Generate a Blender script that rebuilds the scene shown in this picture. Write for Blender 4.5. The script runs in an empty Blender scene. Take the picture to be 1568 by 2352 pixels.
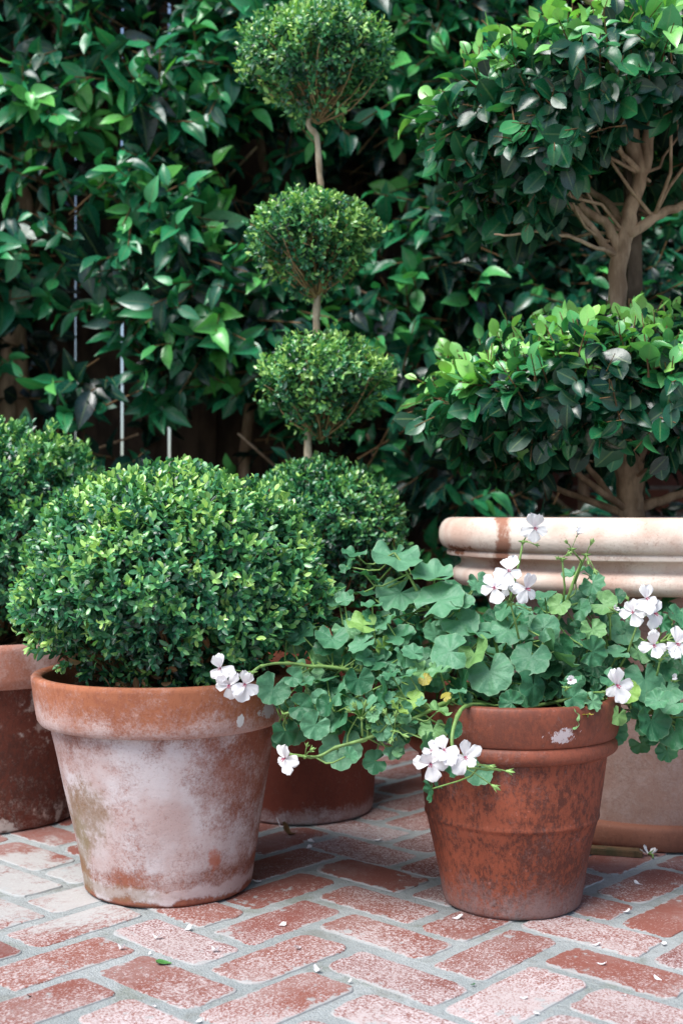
import bpy, math, random
import numpy as np
from mathutils import Vector, Matrix, noise as mnoise

random.seed(7)
RNG = np.random.default_rng(11)
R = math.radians
scene = bpy.context.scene
COL = scene.collection

# ------------------------------------------------------------------ camera model
F, CX, YH, EYE = 2800.0, 784.0, 1180.0, 0.60
def at(px, py, Y):
    """a point seen at (px, py) of the photograph, Y metres away"""
    return Vector(((px - CX) / F * Y, Y, EYE - (py - YH) / F * Y))
def on_ground(px, py, z=0.0):
    Y = (EYE - z) * F / (py - YH)
    return Vector(((px - CX) / F * Y, Y, z))

# ------------------------------------------------------------------ object helpers
def tag(o, label=None, cat=None, group=None, kind=None):
    if label: o['label'] = label
    if cat: o['category'] = cat
    if group: o['group'] = group
    if kind: o['kind'] = kind
    return o
def empty(name, loc=(0, 0, 0), label=None, cat=None, group=None):
    o = bpy.data.objects.new(name, None)
    o.empty_display_size = 0.05
    o.location = loc
    COL.objects.link(o)
    return tag(o, label, cat, group)

class MB:
    """collects pieces of one mesh"""
    def __init__(s):
        s.v = []; s.f = []; s.uv = []; s.t = []; s.n = 0; s.has = False
    def add(s, verts, faces, uv=None, tint=None):
        b = s.n
        s.v.extend([tuple(p) for p in verts]); s.n += len(verts)
        s.f.extend([tuple(i + b for i in f) for f in faces])
        s.uv.extend(uv if uv is not None else [(0, 0)] * len(verts))
        s.t.extend(tint if isinstance(tint, list) else [tint if tint is not None else 0.5] * len(verts))
    def tube(s, pts, rad, sides=6, tint=0.5, cap=True):
        pts = [Vector(p) for p in pts]
        n = len(pts)
        if not isinstance(rad, (list, tuple)): rad = [rad] * n
        d = (pts[-1] - pts[0]).normalized()
        up = Vector((0, 0, 1)) if abs(d.z) < .8 else Vector((1, 0, 0))
        V, uv = [], []
        L = 0
        for i, p in enumerate(pts):
            t = (pts[min(i + 1, n - 1)] - pts[max(i - 1, 0)])
            t = t.normalized() if t.length > 1e-9 else d
            a = t.cross(up)
            a = a.normalized() if a.length > 1e-5 else Vector((1, 0, 0))
            b = a.cross(t)
            if i: L += (p - pts[i - 1]).length
            for k in range(sides):
                an = 2 * math.pi * k / sides
                V.append(p + (a * math.cos(an) + b * math.sin(an)) * rad[i])
                uv.append((k / sides, L))
        Fc = []
        for i in range(n - 1):
            for k in range(sides):
                k2 = (k + 1) % sides
                Fc.append((i * sides + k, i * sides + k2, (i + 1) * sides + k2, (i + 1) * sides + k))
        if cap:
            Fc.append(tuple(range(sides))[::-1]); Fc.append(tuple((n - 1) * sides + k for k in range(sides)))
        s.add(V, Fc, uv, tint)
    def box(s, x0, x1, y0, y1, z0, z1, tint=0.5):
        V = [(x0, y0, z0), (x1, y0, z0), (x1, y1, z0), (x0, y1, z0), (x0, y0, z1), (x1, y0, z1), (x1, y1, z1), (x0, y1, z1)]
        s.add(V, [(3, 2, 1, 0), (4, 5, 6, 7), (0, 1, 5, 4), (1, 2, 6, 5), (2, 3, 7, 6), (3, 0, 4, 7)], None, tint)
    def build(s, name, mat, parent=None, smooth=True, sharp=None, offset=None):
        V = np.array(s.v, dtype=np.float64) if s.v else np.zeros((0, 3))
        if offset is not None: V = V - np.array(offset)
        me = bpy.data.meshes.new(name)
        me.from_pydata([tuple(p) for p in V], [], s.f)
        at_ = me.attributes.new('tint', 'FLOAT', 'POINT')
        at_.data.foreach_set('value', np.array(s.t, dtype=np.float32))
        uvl = me.uv_layers.new(name='UVMap')
        li = np.zeros(len(me.loops), dtype=np.int32); me.loops.foreach_get('vertex_index', li)
        uvl.data.foreach_set('uv', np.array(s.uv, dtype=np.float32)[li].ravel())
        return finish(me, name, mat, parent, smooth, sharp)

def finish(me, name, mat, parent, smooth=True, sharp=None):
    me.materials.append(mat)
    me.polygons.foreach_set('use_smooth', np.full(len(me.polygons), smooth))
    if sharp: me.set_sharp_from_angle(angle=R(sharp))
    me.update()
    o = bpy.data.objects.new(name, me)
    COL.objects.link(o)
    if parent: o.parent = parent
    return o

def norm(a):
    return a / np.maximum(np.linalg.norm(a, axis=-1, keepdims=True), 1e-9)

def leaf_template(width, tipness=0.0, fold=0.12, curl=0.15, rows=4, wave=0.0, wide_at=0.5, blunt=.75):
    """unit-length leaf along +Y, folded on its midrib, curling down; returns verts, uvs, faces (quads only)"""
    V, uv = [], []
    for i in range(rows + 1):
        t = i / rows
        tt = t ** (math.log(0.5) / math.log(wide_at))
        w = width * 0.5 * (math.sin(math.pi * tt) ** blunt if 0 < t < 1 else 0.0)
        if tipness and t > wide_at:
            k = (t - wide_at) / (1 - wide_at)
            w *= (1 - tipness * k * k * 0.75)
        w = max(w, width * 0.015)
        z0 = -curl * t * t
        for sx in (-1, 0, 1):
            V.append((sx * w, t * (1 - 0.3 * curl * t), z0 + abs(sx) * (fold * w * 2 + wave * math.sin(t * 9 + sx * 1.3) * w)))
            uv.append((0.5 + 0.5 * sx, t))
    Fc = []
    for i in range(rows):
        for k in range(2):
            Fc.append((i * 3 + k, i * 3 + k + 1, (i + 1) * 3 + k + 1, (i + 1) * 3 + k))
    return np.array(V), np.array(uv), np.array(Fc)

class Leaves:
    """many leaves as ONE foliage mesh, assembled with numpy"""
    def __init__(s, templates):
        s.T = templates; s.P = [[] for _ in templates]
    def add(s, pos, axis, nrm, size, tint):
        n = len(pos)
        which = RNG.integers(0, len(s.T), n)
        axis = norm(axis)
        nrm = norm(nrm - axis * np.sum(nrm * axis, -1, keepdims=True))
        x = np.cross(axis, nrm)
        for k in range(len(s.T)):
            m = which == k
            if m.any(): s.P[k].append((pos[m], x[m], axis[m], nrm[m], size[m], tint[m]))
    def count(s):
        return sum(len(p[0]) for q in s.P for p in q)
    def build(s, name, mat, parent=None, offset=(0, 0, 0)):
        AV, AU, AF, AT = [], [], [], []
        base = 0
        off = np.array(offset)
        for (V, uv, Fc), packs in zip(s.T, s.P):
            if not packs: continue
            pos, x, y, z, size, tint = [np.concatenate([p[i] for p in packs]) for i in range(6)]
            n, m = len(pos), len(V)
            W = (V[None, :, 0, None] * x[:, None] + V[None, :, 1, None] * y[:, None] + V[None, :, 2, None] * z[:, None]) * size[:, None, None] + pos[:, None]
            AV.append(W.reshape(-1, 3) - off)
            AU.append(np.tile(uv, (n, 1)))
            AF.append((Fc[None] + (np.arange(n) * m)[:, None, None]).reshape(-1, 4) + base)
            AT.append(np.repeat(tint, m))
            base += n * m
        V = np.concatenate(AV).astype(np.float32); U = np.concatenate(AU).astype(np.float32)
        Q = np.concatenate(AF).astype(np.int32); T = np.concatenate(AT).astype(np.float32)
        me = bpy.data.meshes.new(name)
        me.vertices.add(len(V)); me.vertices.foreach_set('co', V.ravel())
        me.loops.add(Q.size); me.loops.foreach_set('vertex_index', Q.ravel())
        me.polygons.add(len(Q))
        me.polygons.foreach_set('loop_start', (np.arange(len(Q)) * 4).astype(np.int32))
        me.polygons.foreach_set('loop_total', np.full(len(Q), 4, dtype=np.int32))
        uvl = me.uv_layers.new(name='UVMap'); uvl.data.foreach_set('uv', U[Q.ravel()].ravel())
        at_ = me.attributes.new('tint', 'FLOAT', 'POINT'); at_.data.foreach_set('value', T)
        me.update(calc_edges=True); me.validate()
        return finish(me, name, mat, parent)

def perp(d):
    up = np.where(np.abs(d[:, 2:3]) < .9, np.array([[0, 0, 1.]]), np.array([[1., 0, 0]]))
    a = norm(np.cross(d, up)); b = np.cross(a, d)
    return a, b

def sprigs(L, origin, direction, length, pairs, lsize, tint, open_base=65, open_tip=25, opposite=True, droop=0.0, tip_tint=0.0, jitter=.25, face_up=0.0):
    """put leaves along many twigs at once: origin/direction (n,3), length/lsize/tint (n,)"""
    n = len(origin)
    direction = norm(direction)
    a, b = perp(direction)
    ph = RNG.uniform(0, 6.28, n)
    per = 2 if opposite else 1
    for k in range(pairs):
        f = (k + 0.6) / pairs
        for j in range(per):
            az = ph + (k * math.pi / 2 + j * math.pi if opposite else k * 2.4) + RNG.normal(0, .3, n)
            al = np.radians(open_base + (open_tip - open_base) * f) + RNG.normal(0, jitter, n)
            side = a * np.cos(az)[:, None] + b * np.sin(az)[:, None]
            ax = direction * np.cos(al)[:, None] + side * np.sin(al)[:, None]
            ax[:, 2] -= droop * RNG.uniform(.3, 1.2, n)
            ax = norm(ax)
            nr = direction + RNG.normal(0, .22, (n, 3))
            if face_up: nr = nr + np.array([0, -.35, 1.0]) * face_up
            pos = origin + direction * (length * f)[:, None]
            sz = lsize * RNG.uniform(.72, 1.18, n) * (1.05 - .35 * f if pairs > 2 else 1)
            tt = np.clip(tint + tip_tint * max(0, f - .4) + RNG.normal(0, .09, n), 0, 1)
            keep = RNG.random(n) > .06
            L.add(pos[keep], ax[keep], nr[keep], sz[keep], tt[keep])

# ------------------------------------------------------------------ node helpers
class NT:
    def __init__(s, name):
        s.m = bpy.data.materials.new(name); s.m.use_nodes = True
        s.t = s.m.node_tree; s.t.nodes.clear()
        s.out = s.new('ShaderNodeOutputMaterial')
    def new(s, kind, **kw):
        n = s.t.nodes.new(kind)
        for k, v in kw.items(): setattr(n, k, v)
        return n
    def put(s, sock, v):
        if isinstance(v, bpy.types.NodeSocket): s.t.links.new(v, sock)
        elif isinstance(v, (tuple, list)) and sock.type == 'RGBA' and len(v) == 3: sock.default_value = (*v, 1)
        else: sock.default_value = v
    def coord(s, kind='Object'):
        return s.new('ShaderNodeTexCoord').outputs[kind]
    def attr(s, name='tint'):
        return s.new('ShaderNodeAttribute', attribute_name=name).outputs['Fac']
    def mapping(s, v, scale=(1, 1, 1), loc=(0, 0, 0)):
        n = s.new('ShaderNodeMapping'); s.put(n.inputs['Vector'], v)
        n.inputs['Scale'].default_value = scale; n.inputs['Location'].default_value = loc
        return n.outputs[0]
    def noise(s, v, scale, detail=4, rough=.55, dist=0.0):
        n = s.new('ShaderNodeTexNoise'); s.put(n.inputs['Vector'], v)
        n.inputs['Scale'].default_value = scale; n.inputs['Detail'].default_value = detail
        n.inputs['Roughness'].default_value = rough; n.inputs['Distortion'].default_value = dist
        return n.outputs[0]
    def ramp(s, f, lo, hi, a=0.0, b=1.0):
        n = s.new('ShaderNodeMapRange', interpolation_type='SMOOTHSTEP'); s.put(n.inputs[0], f)
        n.inputs[1].default_value = lo; n.inputs[2].default_value = hi
        n.inputs[3].default_value = a; n.inputs[4].default_value = b
        return n.outputs[0]
    def math(s, op, a, b=0.0, c=None):
        n = s.new('ShaderNodeMath', operation=op); s.put(n.inputs[0], a); s.put(n.inputs[1], b)
        if c is not None: s.put(n.inputs[2], c)
        return n.outputs[0]
    def mix(s, f, a, b, blend='MIX'):
        n = s.new('ShaderNodeMix', data_type='RGBA', blend_type=blend)
        s.put(n.inputs[0], f); s.put(n.inputs[6], a); s.put(n.inputs[7], b)
        return n.outputs[2]
    def xyz(s, v):
        n = s.new('ShaderNodeSeparateXYZ'); s.put(n.inputs[0], v); return n.outputs
    def combine(s, x, y, z):
        n = s.new('ShaderNodeCombineXYZ'); s.put(n.inputs[0], x); s.put(n.inputs[1], y); s.put(n.inputs[2], z); return n.outputs[0]
    def bump(s, h, strength=.3, dist=.01):
        n = s.new('ShaderNodeBump'); s.put(n.inputs['Height'], h)
        n.inputs['Strength'].default_value = strength; n.inputs['Distance'].default_value = dist
        return n.outputs[0]
    def principled(s, col, rough=.7, spec=.4, normal=None, **kw):
        n = s.new('ShaderNodeBsdfPrincipled')
        s.put(n.inputs['Base Color'], col); s.put(n.inputs['Roughness'], rough); s.put(n.inputs['Specular IOR Level'], spec)
        if normal is not None: s.put(n.inputs['Normal'], normal)
        for k, v in kw.items(): s.put(n.inputs[k], v)
        return n.outputs[0]
    def done(s, shader):
        s.t.links.new(shader, s.out.inputs[0]); return s.m

def crange(s, f, stops):
    n = s.new('ShaderNodeValToRGB'); s.put(n.inputs[0], f)
    el = n.color_ramp.elements
    while len(el) < len(stops): el.new(0.5)
    for e, (p, c) in zip(el, stops): e.position = p; e.color = (*c, 1)
    return n.outputs[0]

def leaf_material(name, stops, rough=.38, trans=.28, vein=(.5, .35), spec=.5, blotch=0.0, back=(1.25, 1.2, 1.1)):
    s = NT(name)
    t = s.attr()
    uv = s.coord('UV')
    u = s.xyz(uv)
    col = crange(s, t, stops)
    # midrib slightly paler
    mid = s.ramp(s.math('ABSOLUTE', s.math('SUBTRACT', u[0], .5)), .0, .07, vein[0], 0.0)
    col = s.mix(mid, col, s.mix(.5, col, (.30, .42, .16)))
    nz = s.noise(s.coord('Object'), 60, 3)
    col = s.mix(s.ramp(nz, .35, .75, 0, .35), col, s.mix(1.0, col, (.55, .62, .6), 'MULTIPLY'))
    if blotch:
        b = s.ramp(s.noise(s.coord('Object'), 38, 2), .70, .76, 0, blotch)
        col = s.mix(b, col, (.20, .17, .08))
    geo = s.new('ShaderNodeNewGeometry').outputs['Backfacing']
    colb = s.mix(geo, col, s.mix(1.0, col, back, 'MULTIPLY'))
    rg = s.math('ADD', s.ramp(geo, 0, 1, rough, rough + .25), s.ramp(nz, .3, .7, -.08, .12))
    p = s.principled(colb, rg, spec, s.bump(s.noise(s.mapping(uv, (6, 12, 1)), 2.0, 2), .12, .002))
    tr = s.new('ShaderNodeBsdfTranslucent'); s.put(tr.inputs[0], s.mix(1.0, col, (1.5, 1.7, .7), 'MULTIPLY'))
    mx = s.new('ShaderNodeMixShader'); mx.inputs[0].default_value = trans
    s.t.links.new(p, mx.inputs[1]); s.t.links.new(tr.outputs[0], mx.inputs[2])
    return s.done(mx.outputs[0])

def bark_material(name, a, b, scale=40):
    s = NT(name)
    v = s.mapping(s.coord('Object'), (1, 1, .35))
    n1 = s.noise(v, scale, 6, .6); n2 = s.noise(v, scale * 3, 4)
    col = s.mix(s.ramp(n1, .35, .65), a, b)
    col = s.mix(s.ramp(n2, .55, .7, 0, .5), col, tuple(c * .45 for c in a))
    return s.done(s.principled(col, .85, .25, s.bump(s.math('ADD', n1, n2), .5, .004)))

def simple(name, col, rough=.6, var=.3, scale=60, spec=.4):
    s = NT(name)
    n = s.noise(s.coord('Object'), scale, 4)
    c = s.mix(s.ramp(n, .3, .7), tuple(x * (1 - var) for x in col), tuple(min(1, x * (1 + var)) for x in col))
    return s.done(s.principled(c, rough, spec, s.bump(n, .15, .002)))

# ------------------------------------------------------------------ leaf colours
M_BOX = leaf_material('boxwood_leaf', [(0, (.003, .022, .015)), (.30, (.011, .086, .048)), (.60, (.048, .235, .100)), (.82, (.17, .42, .12)), (1, (.42, .66, .18))], .28, .13, spec=.75)
M_BOX_DRY = leaf_material('dry_leaf', [(0, (.10, .045, .02)), (.5, (.20, .10, .04)), (1, (.34, .22, .10))], .7, .15)
M_HEDGE = leaf_material('hedge_leaf', [(0, (.002, .019, .016)), (.30, (.006, .076, .044)), (.62, (.030, .260, .100)), (1, (.15, .52, .10))], .29, .14, blotch=.3, spec=.68)
M_FICUS = leaf_material('standard_tree_leaf', [(0, (.002, .024, .014)), (.34, (.007, .080, .034)), (.58, (.050, .285, .095)), (1, (.32, .66, .16))], .26, .14, blotch=.2, spec=.62)
M_GER = leaf_material('geranium_leaf', [(0, (.022, .075, .038)), (.45, (.060, .185, .092)), (.75, (.105, .255, .130)), (1, (.20, .33, .08))], .52, .2, vein=(0, 0), spec=.35)
M_BARK_LIGHT = bark_material('pale_bark', (.52, .43, .31), (.30, .22, .14), 60)
M_TAN = bark_material('tan_twig', (.40, .27, .14), (.24, .15, .07), 60)
M_TWIG = bark_material('twig_bark', (.20, .12, .055), (.11, .06, .03), 60)
M_TRUNK = bark_material('tree_bark', (.54, .37, .25), (.26, .16, .10), 34)
M_GREEN_STEM = simple('green_stem', (.15, .26, .07), .5, .3)
M_GREEN_BUD = simple('green_bud', (.20, .34, .10), .5, .3)
M_WOOD = bark_material('weathered_wood', (.085, .055, .038), (.035, .023, .017), 22)
M_STAKE = bark_material('weathered_stake', (.20, .14, .10), (.09, .06, .04), 22)

def soil_material():
    s = NT('potting_soil'); v = s.coord('Object')
    n = s.noise(v, 70, 6, .7); n2 = s.noise(v, 25, 3)
    c = s.mix(s.ramp(n, .35, .7), (.012, .008, .006), (.075, .045, .028))
    return s.done(s.principled(c, .95, .15, s.bump(s.math('ADD', n, n2), .9, .012)))
M_SOIL = soil_material()

# ------------------------------------------------------------------ terracotta
def pot_lathe(profile, seg=112, wob=.0012, seed=0, lean=(0, 0)):
    mb = MB(); V, uv = [], []
    n = len(profile)
    for i, (r, z) in enumerate(profile):
        for k in range(seg):
            a = 2 * math.pi * k / seg
            rr = r + wob * mnoise.noise(Vector((math.cos(a) * 2.2 + seed, math.sin(a) * 2.2, z * 9 + seed))) * 2
            V.append((rr * math.cos(a) + lean[0] * z, rr * math.sin(a) + lean[1] * z, z)); uv.append((k / seg, i / max(1, n - 1)))
    Fc = []
    for i in range(n - 1):
        for k in range(seg):
            k2 = (k + 1) % seg
            Fc.append((i * seg + k, i * seg + k2, (i + 1) * seg + k2, (i + 1) * seg + k))
    mb.add(V, Fc, uv)
    return mb
def smooth_profile(pts, n=6):
    """Catmull-Rom through the points"""
    out = []
    P = [pts[0]] + list(pts) + [pts[-1]]
    for i in range(1, len(P) - 2):
        for k in range(n):
            t = k / n
            q = []
            for c in (0, 1):
                a, b, d, e = P[i - 1][c], P[i][c], P[i + 1][c], P[i + 2][c]
                q.append(.5 * ((2 * b) + (d - a) * t + (2 * a - 5 * b + 4 * d - e) * t * t + (3 * b - a - 3 * d + e) * t ** 3))
            out.append(tuple(q))
    out.append(pts[-1])
    return out
def soil_disc(r, z, seed=0, lean=(0, 0)):
    mb = MB(); rings, seg = 9, 48
    V = [(lean[0] * z, lean[1] * z, z + .008)]
    for i in range(1, rings + 1):
        for k in range(seg):
            a = 2 * math.pi * k / seg; rr = r * i / rings
            x, y = rr * math.cos(a), rr * math.sin(a)
            V.append((x + lean[0] * z, y + lean[1] * z, z + .009 * mnoise.noise(Vector((x * 30 + seed, y * 30, 0))) + .006 * (1 - i / rings)))
    Fc = [(0, 1 + k, 1 + (k + 1) % seg) for k in range(seg)]
    for i in range(rings - 1):
        for k in range(seg):
            k2 = (k + 1) % seg
            Fc.append((1 + i * seg + k, 1 + (i + 1) * seg + k, 1 + (i + 1) * seg + k2, 1 + i * seg + k2))
    mb.add(V, Fc)
    return mb

def terracotta(name, clay, dark, white, cover, base_band=.0, speck=.3, stain=None, mrange=(.46, .60), mottle=0.5, rough=.8, streak=1.0):
    """clay with a lime bloom. cover = function(s, v, xyz) -> 0..1 amount of bloom (a socket)"""
    s = NT(name); v = s.coord('Object'); p = s.xyz(v)
    big = s.noise(v, 7, 5, .6); mid = s.noise(v, 26, 6, .65); fine = s.noise(v, 140, 4, .7)
    streaky = s.noise(s.mapping(v, (1, 1, .55 / streak)), 135, 6, .80)
    col = s.mix(s.ramp(big, .3, .7), clay, tuple(c * .78 for c in clay))
    col = s.mix(s.math('MULTIPLY', s.ramp(s.math('ADD', streaky, s.math('MULTIPLY', s.math('SUBTRACT', big, .5), .55)), *mrange), mottle), col, dark)
    col = s.mix(s.ramp(fine, .62, .74, 0, speck), col, tuple(min(1, c * 1.7 + .05) for c in clay))
    cov = cover(s, v, p)
    grit = s.noise(v, 330, 3, .75); pits = s.noise(v, 85, 4, .7)
    grain = s.math('ADD', s.math('MULTIPLY', mid, .55), s.math('ADD', s.math('MULTIPLY', fine, .42), s.math('MULTIPLY', streaky, .28)))
    grain = s.math('ADD', s.math('MULTIPLY', s.math('SUBTRACT', grit, .5), .45), s.math('SUBTRACT', grain, .075))
    m = s.ramp(s.math('SUBTRACT', s.math('ADD', cov, s.math('MULTIPLY', s.math('SUBTRACT', grain, .55), 1.9)), .5), -.40, .40)
    wh = s.mix(s.ramp(s.noise(v, 11, 4), .38, .66), white, tuple(w * k for w, k in zip(white, (.80, .66, .62))))
    col = s.mix(s.math('MULTIPLY', m, .86), col, wh)
    col = s.mix(s.ramp(grit, .42, .30, 0, .32), col, s.mix(1.0, col, (.45, .40, .38), 'MULTIPLY'))
    col = s.mix(s.ramp(pits, .66, .72, 0, .45), col, s.mix(1.0, col, (.50, .42, .38), 'MULTIPLY'))
    if stain:
        for (sx, sz, rx, rz, c, amt, *crisp) in stain:
            dx = s.math('DIVIDE', s.math('SUBTRACT', p[0], sx), rx); dz = s.math('DIVIDE', s.math('SUBTRACT', p[2], sz), rz)
            d = s.math('ADD', s.math('MULTIPLY', dx, dx), s.math('MULTIPLY', dz, dz))
            front = s.ramp(p[1], -.02, .0, 1, 0)
            k = s.math('MULTIPLY', s.ramp(s.math('ADD', d, s.math('MULTIPLY', s.math('SUBTRACT', s.math('ADD', s.math('MULTIPLY', s.math('ADD', streaky, fine), .5), mid), 1.0), 9.0 if crisp else 3.4)), .45 if crisp else .1, .75 if crisp else 1.3, amt, 0), front)
            col = s.mix(k, col, c)
    h = s.math('ADD', s.math('MULTIPLY', mid, .6), s.math('ADD', s.math('MULTIPLY', fine, .5), s.math('MULTIPLY', pits, -.3)))
    return s.done(s.principled(col, rough, .22, s.bump(s.math('ADD', h, s.math('MULTIPLY', m, .25)), .28, .004)))

def pot_thing(name, loc, label, parts, soil=None, lean=(0, 0), rotz=0, seed=0, label_soil=None):
    root = empty(name, loc, label, 'plant pot')
    root.rotation_euler = (0, 0, rotz)
    for nm, prof, mat, lb in parts:
        o = pot_lathe(prof, seed=seed, lean=lean).build(nm, mat, root, sharp=50)
        if lb: o['label'] = lb
    if soil: soil_disc(soil[0], soil[1], seed, lean).build('soil', M_SOIL, root)
    return root

# --- front left pot
P1 = Vector((-.2797, 1.983, 0.0))
L1 = (-.030, 0)
def cov1(s, v, p):
    h = s.ramp(p[2], .02, .16, .62, .74)
    h = s.math('ADD', h, s.ramp(p[2], .17, .28, 0, -.30))
    side = s.ramp(p[0], .02, .15, .0, -.28)
    big = s.math('MULTIPLY', s.math('SUBTRACT', s.noise(v, 8, 3), .5), 1.5)
    wz = s.math('ADD', p[2], s.math('MULTIPLY', s.math('SUBTRACT', s.noise(v, 28, 4), .5), .040))
    crust = s.ramp(s.math('ABSOLUTE', s.math('SUBTRACT', wz, .022)), .002, .012, .36, 0)
    gap = s.ramp(s.math('ABSOLUTE', s.math('SUBTRACT', wz, .042)), .006, .022, -.26, 0)
    foot = s.ramp(wz, .004, .014, -.7, 0)
    e = h
    for x in (side, big, crust, gap, foot): e = s.math('ADD', e, x)
    return s.math('ADD', e, .06)
def cov1rim(s, v, p):
    low = s.ramp(p[2], .267, .325, .66, .16)
    return s.math('ADD', low, s.math('MULTIPLY', s.math('SUBTRACT', s.noise(v, 9, 3), .5), .8))
M_P1 = terracotta('lime_bloomed_terracotta', (.30, .108, .068), (.17, .062, .046), (.62, .575, .585), cov1, mottle=.65,
                  stain=[(-.112, .135, .046, .060, (.19, .115, .045), .66), (-.122, .07, .016, .075, (.23, .18, .085), .5), (-.06, .02, .09, .014, (.20, .13, .07), .5), (.10, .19, .05, .07, (.24, .09, .06), .35), (.085, .075, .010, .022, (.38, .11, .06), .8)])
M_P1R = terracotta('orange_terracotta_rim', (.385, .140, .072), (.23, .075, .045), (.56, .45, .43), cov1rim, mottle=.5,
                   stain=[(.173, .298, .017, .010, (.52, .52, .54), .9, 1), (.128, .288, .004, .008, (.70, .70, .70), .9, 1)])
body = smooth_profile([(.128, .0), (.1335, .004), (.1352, .012), (.1395, .04), (.1500, .10), (.1625, .17), (.1835, .271)], 5)
body += [(.184, .279), (.166, .279), (.12, .03), (.0, .03)]
rim = [(.1845, .268), (.190, .2665), (.1965, .2685), (.2005, .2745), (.2022, .285), (.2050, .310), (.2080, .336), (.2082, .341), (.2060, .3447), (.2010, .3455), (.193, .3440), (.1895, .340), (.183, .305), (.178, .279)]
pot_thing('terracotta_pot', P1, 'large terracotta pot with white lime bloom and orange rim, under the big front boxwood',
          [('pot_body', body, M_P1, None), ('rim', rim, M_P1R, 'smooth orange rim with little white bloom')], (.187, .312), L1, seed=1)

# --- front right pot, with the geranium
P2 = Vector((.265, 1.899, 0.0))
def cov2(s, v, p):
    a = s.ramp(p[2], .0, .09, .66, .06)
    return s.math('ADD', a, s.math('MULTIPLY', s.math('SUBTRACT', s.noise(v, 9, 3), .5), .7))
M_P2 = terracotta('rust_red_terracotta', (.290, .078, .042), (.085, .030, .022), (.27, .20, .195), cov2, mottle=.90, mrange=(.40, .59), speck=.6, rough=.62)
def cov2r(s, v, p):
    return s.math('ADD', s.math('MULTIPLY', s.math('SUBTRACT', s.noise(v, 9, 3), .5), .5), .02)
M_P2R = terracotta('rust_red_rim', (.245, .072, .042), (.10, .038, .028), (.36, .25, .23), cov2r, mottle=.6, mrange=(.42, .62), speck=.2, rough=.5,
                   stain=[(.052, .281, .026, .011, (.56, .50, .51), .9, 1)])
body = smooth_profile([(.100, .0), (.1055, .004), (.1085, .014), (.1145, .05), (.1245, .10), (.1325, .1345)], 5)
body += [(.1345, .1365), (.1352, .139), (.1345, .142)]
body += smooth_profile([(.1342, .144), (.1400, .190), (.1455, .240)], 4)
body += [(.136, .262), (.10, .03), (.0, .03)]
band = smooth_profile([(.1440, .2385), (.1520, .2370), (.1590, .2415), (.1618, .249), (.1605, .257), (.1560, .2625)], 5) + [(.150, .264), (.140, .262)]
rim = smooth_profile([(.1565, .2625), (.1595, .2640), (.1630, .275), (.1655, .291), (.1660, .306), (.1645, .316), (.1610, .3212), (.1540, .3220)], 5) + [(.1460, .3190), (.1430, .311), (.138, .28), (.136, .262)]
pot_thing('terracotta_pot', P2, 'rust red terracotta pot with rolled collar, holding the white flowered geranium',
          [('pot_body', body, M_P2, None), ('collar', band, M_P2R, None), ('rim', rim, M_P2R, 'bulging rim with a flaky white scrap')], (.141, .297), seed=5)

# --- far left pot
P3 = Vector((-.712, 2.45, 0.0))
def cov3(s, v, p):
    a = s.ramp(p[2], .04, .10, .25, .08)
    blob = s.math('MULTIPLY', s.ramp(s.noise(v, 16, 4, .6), .56, .66), .75)
    return s.math('ADD', a, blob)
M_P3 = terracotta('dark_crusted_terracotta', (.155, .045, .029), (.060, .027, .021), (.56, .50, .46), cov3, mottle=.6)
def cov3r(s, v, p):
    return s.math('ADD', s.math('MULTIPLY', s.math('SUBTRACT', s.noise(v, 14, 3), .5), 1.2), .42)
M_P3R = terracotta('pink_bloomed_rim', (.44, .18, .12), (.26, .09, .06), (.62, .46, .42), cov3r, mottle=.4)
body = smooth_profile([(.178, .0), (.1835, .004), (.186, .014), (.193, .10), (.205, .20), (.217, .281)], 5) + [(.19, .281), (.14, .03), (.0, .03)]
rim = [(.216, .276), (.228, .275), (.234, .280), (.2365, .295), (.2400, .345), (.2395, .353), (.235, .3585), (.226, .358), (.221, .350), (.212, .30), (.205, .282)]
pot_thing('terracotta_pot', P3, 'dark red terracotta pot crusted with white scale, cut off by the left photo edge',
          [('pot_body', body, M_P3, None), ('rim', rim, M_P3R, 'paler pinkish rim')], (.218, .325), seed=9)

# --- pot at the back, in the middle
P4 = Vector((-.0836, 2.490, 0.0))
def cov4(s, v, p):
    a = s.ramp(p[2], .012, .045, .62, .0)
    return s.math('ADD', a, s.math('MULTIPLY', s.math('SUBTRACT', s.noise(v, 9, 3), .5), .35))
M_P4 = terracotta('deep_red_terracotta', (.185, .045, .028), (.12, .032, .022), (.46, .41, .42), cov4, mottle=.4, speck=.1, rough=.6)
M_P4R = terracotta('deep_red_rim', (.36, .115, .068), (.26, .075, .045), (.50, .42, .40), cov4, mottle=.3, speck=.1, rough=.6)
body = smooth_profile([(.139, .0), (.1455, .004), (.1475, .012), (.1515, .06), (.160, .18), (.166, .292)], 5) + [(.14, .292), (.11, .03), (.0, .03)]
rim = [(.165, .288), (.172, .287), (.1765, .2915), (.178, .302), (.1800, .385), (.1795, .393), (.176, .3985), (.168, .3985), (.163, .392), (.156, .33), (.150, .294)]
pot_thing('terracotta_pot', P4, 'plain deep red terracotta pot in shade under the three tiered topiary',
          [('pot_body', body, M_P4, None), ('rim', rim, M_P4R, None)], (.160, .365), seed=13)

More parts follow.
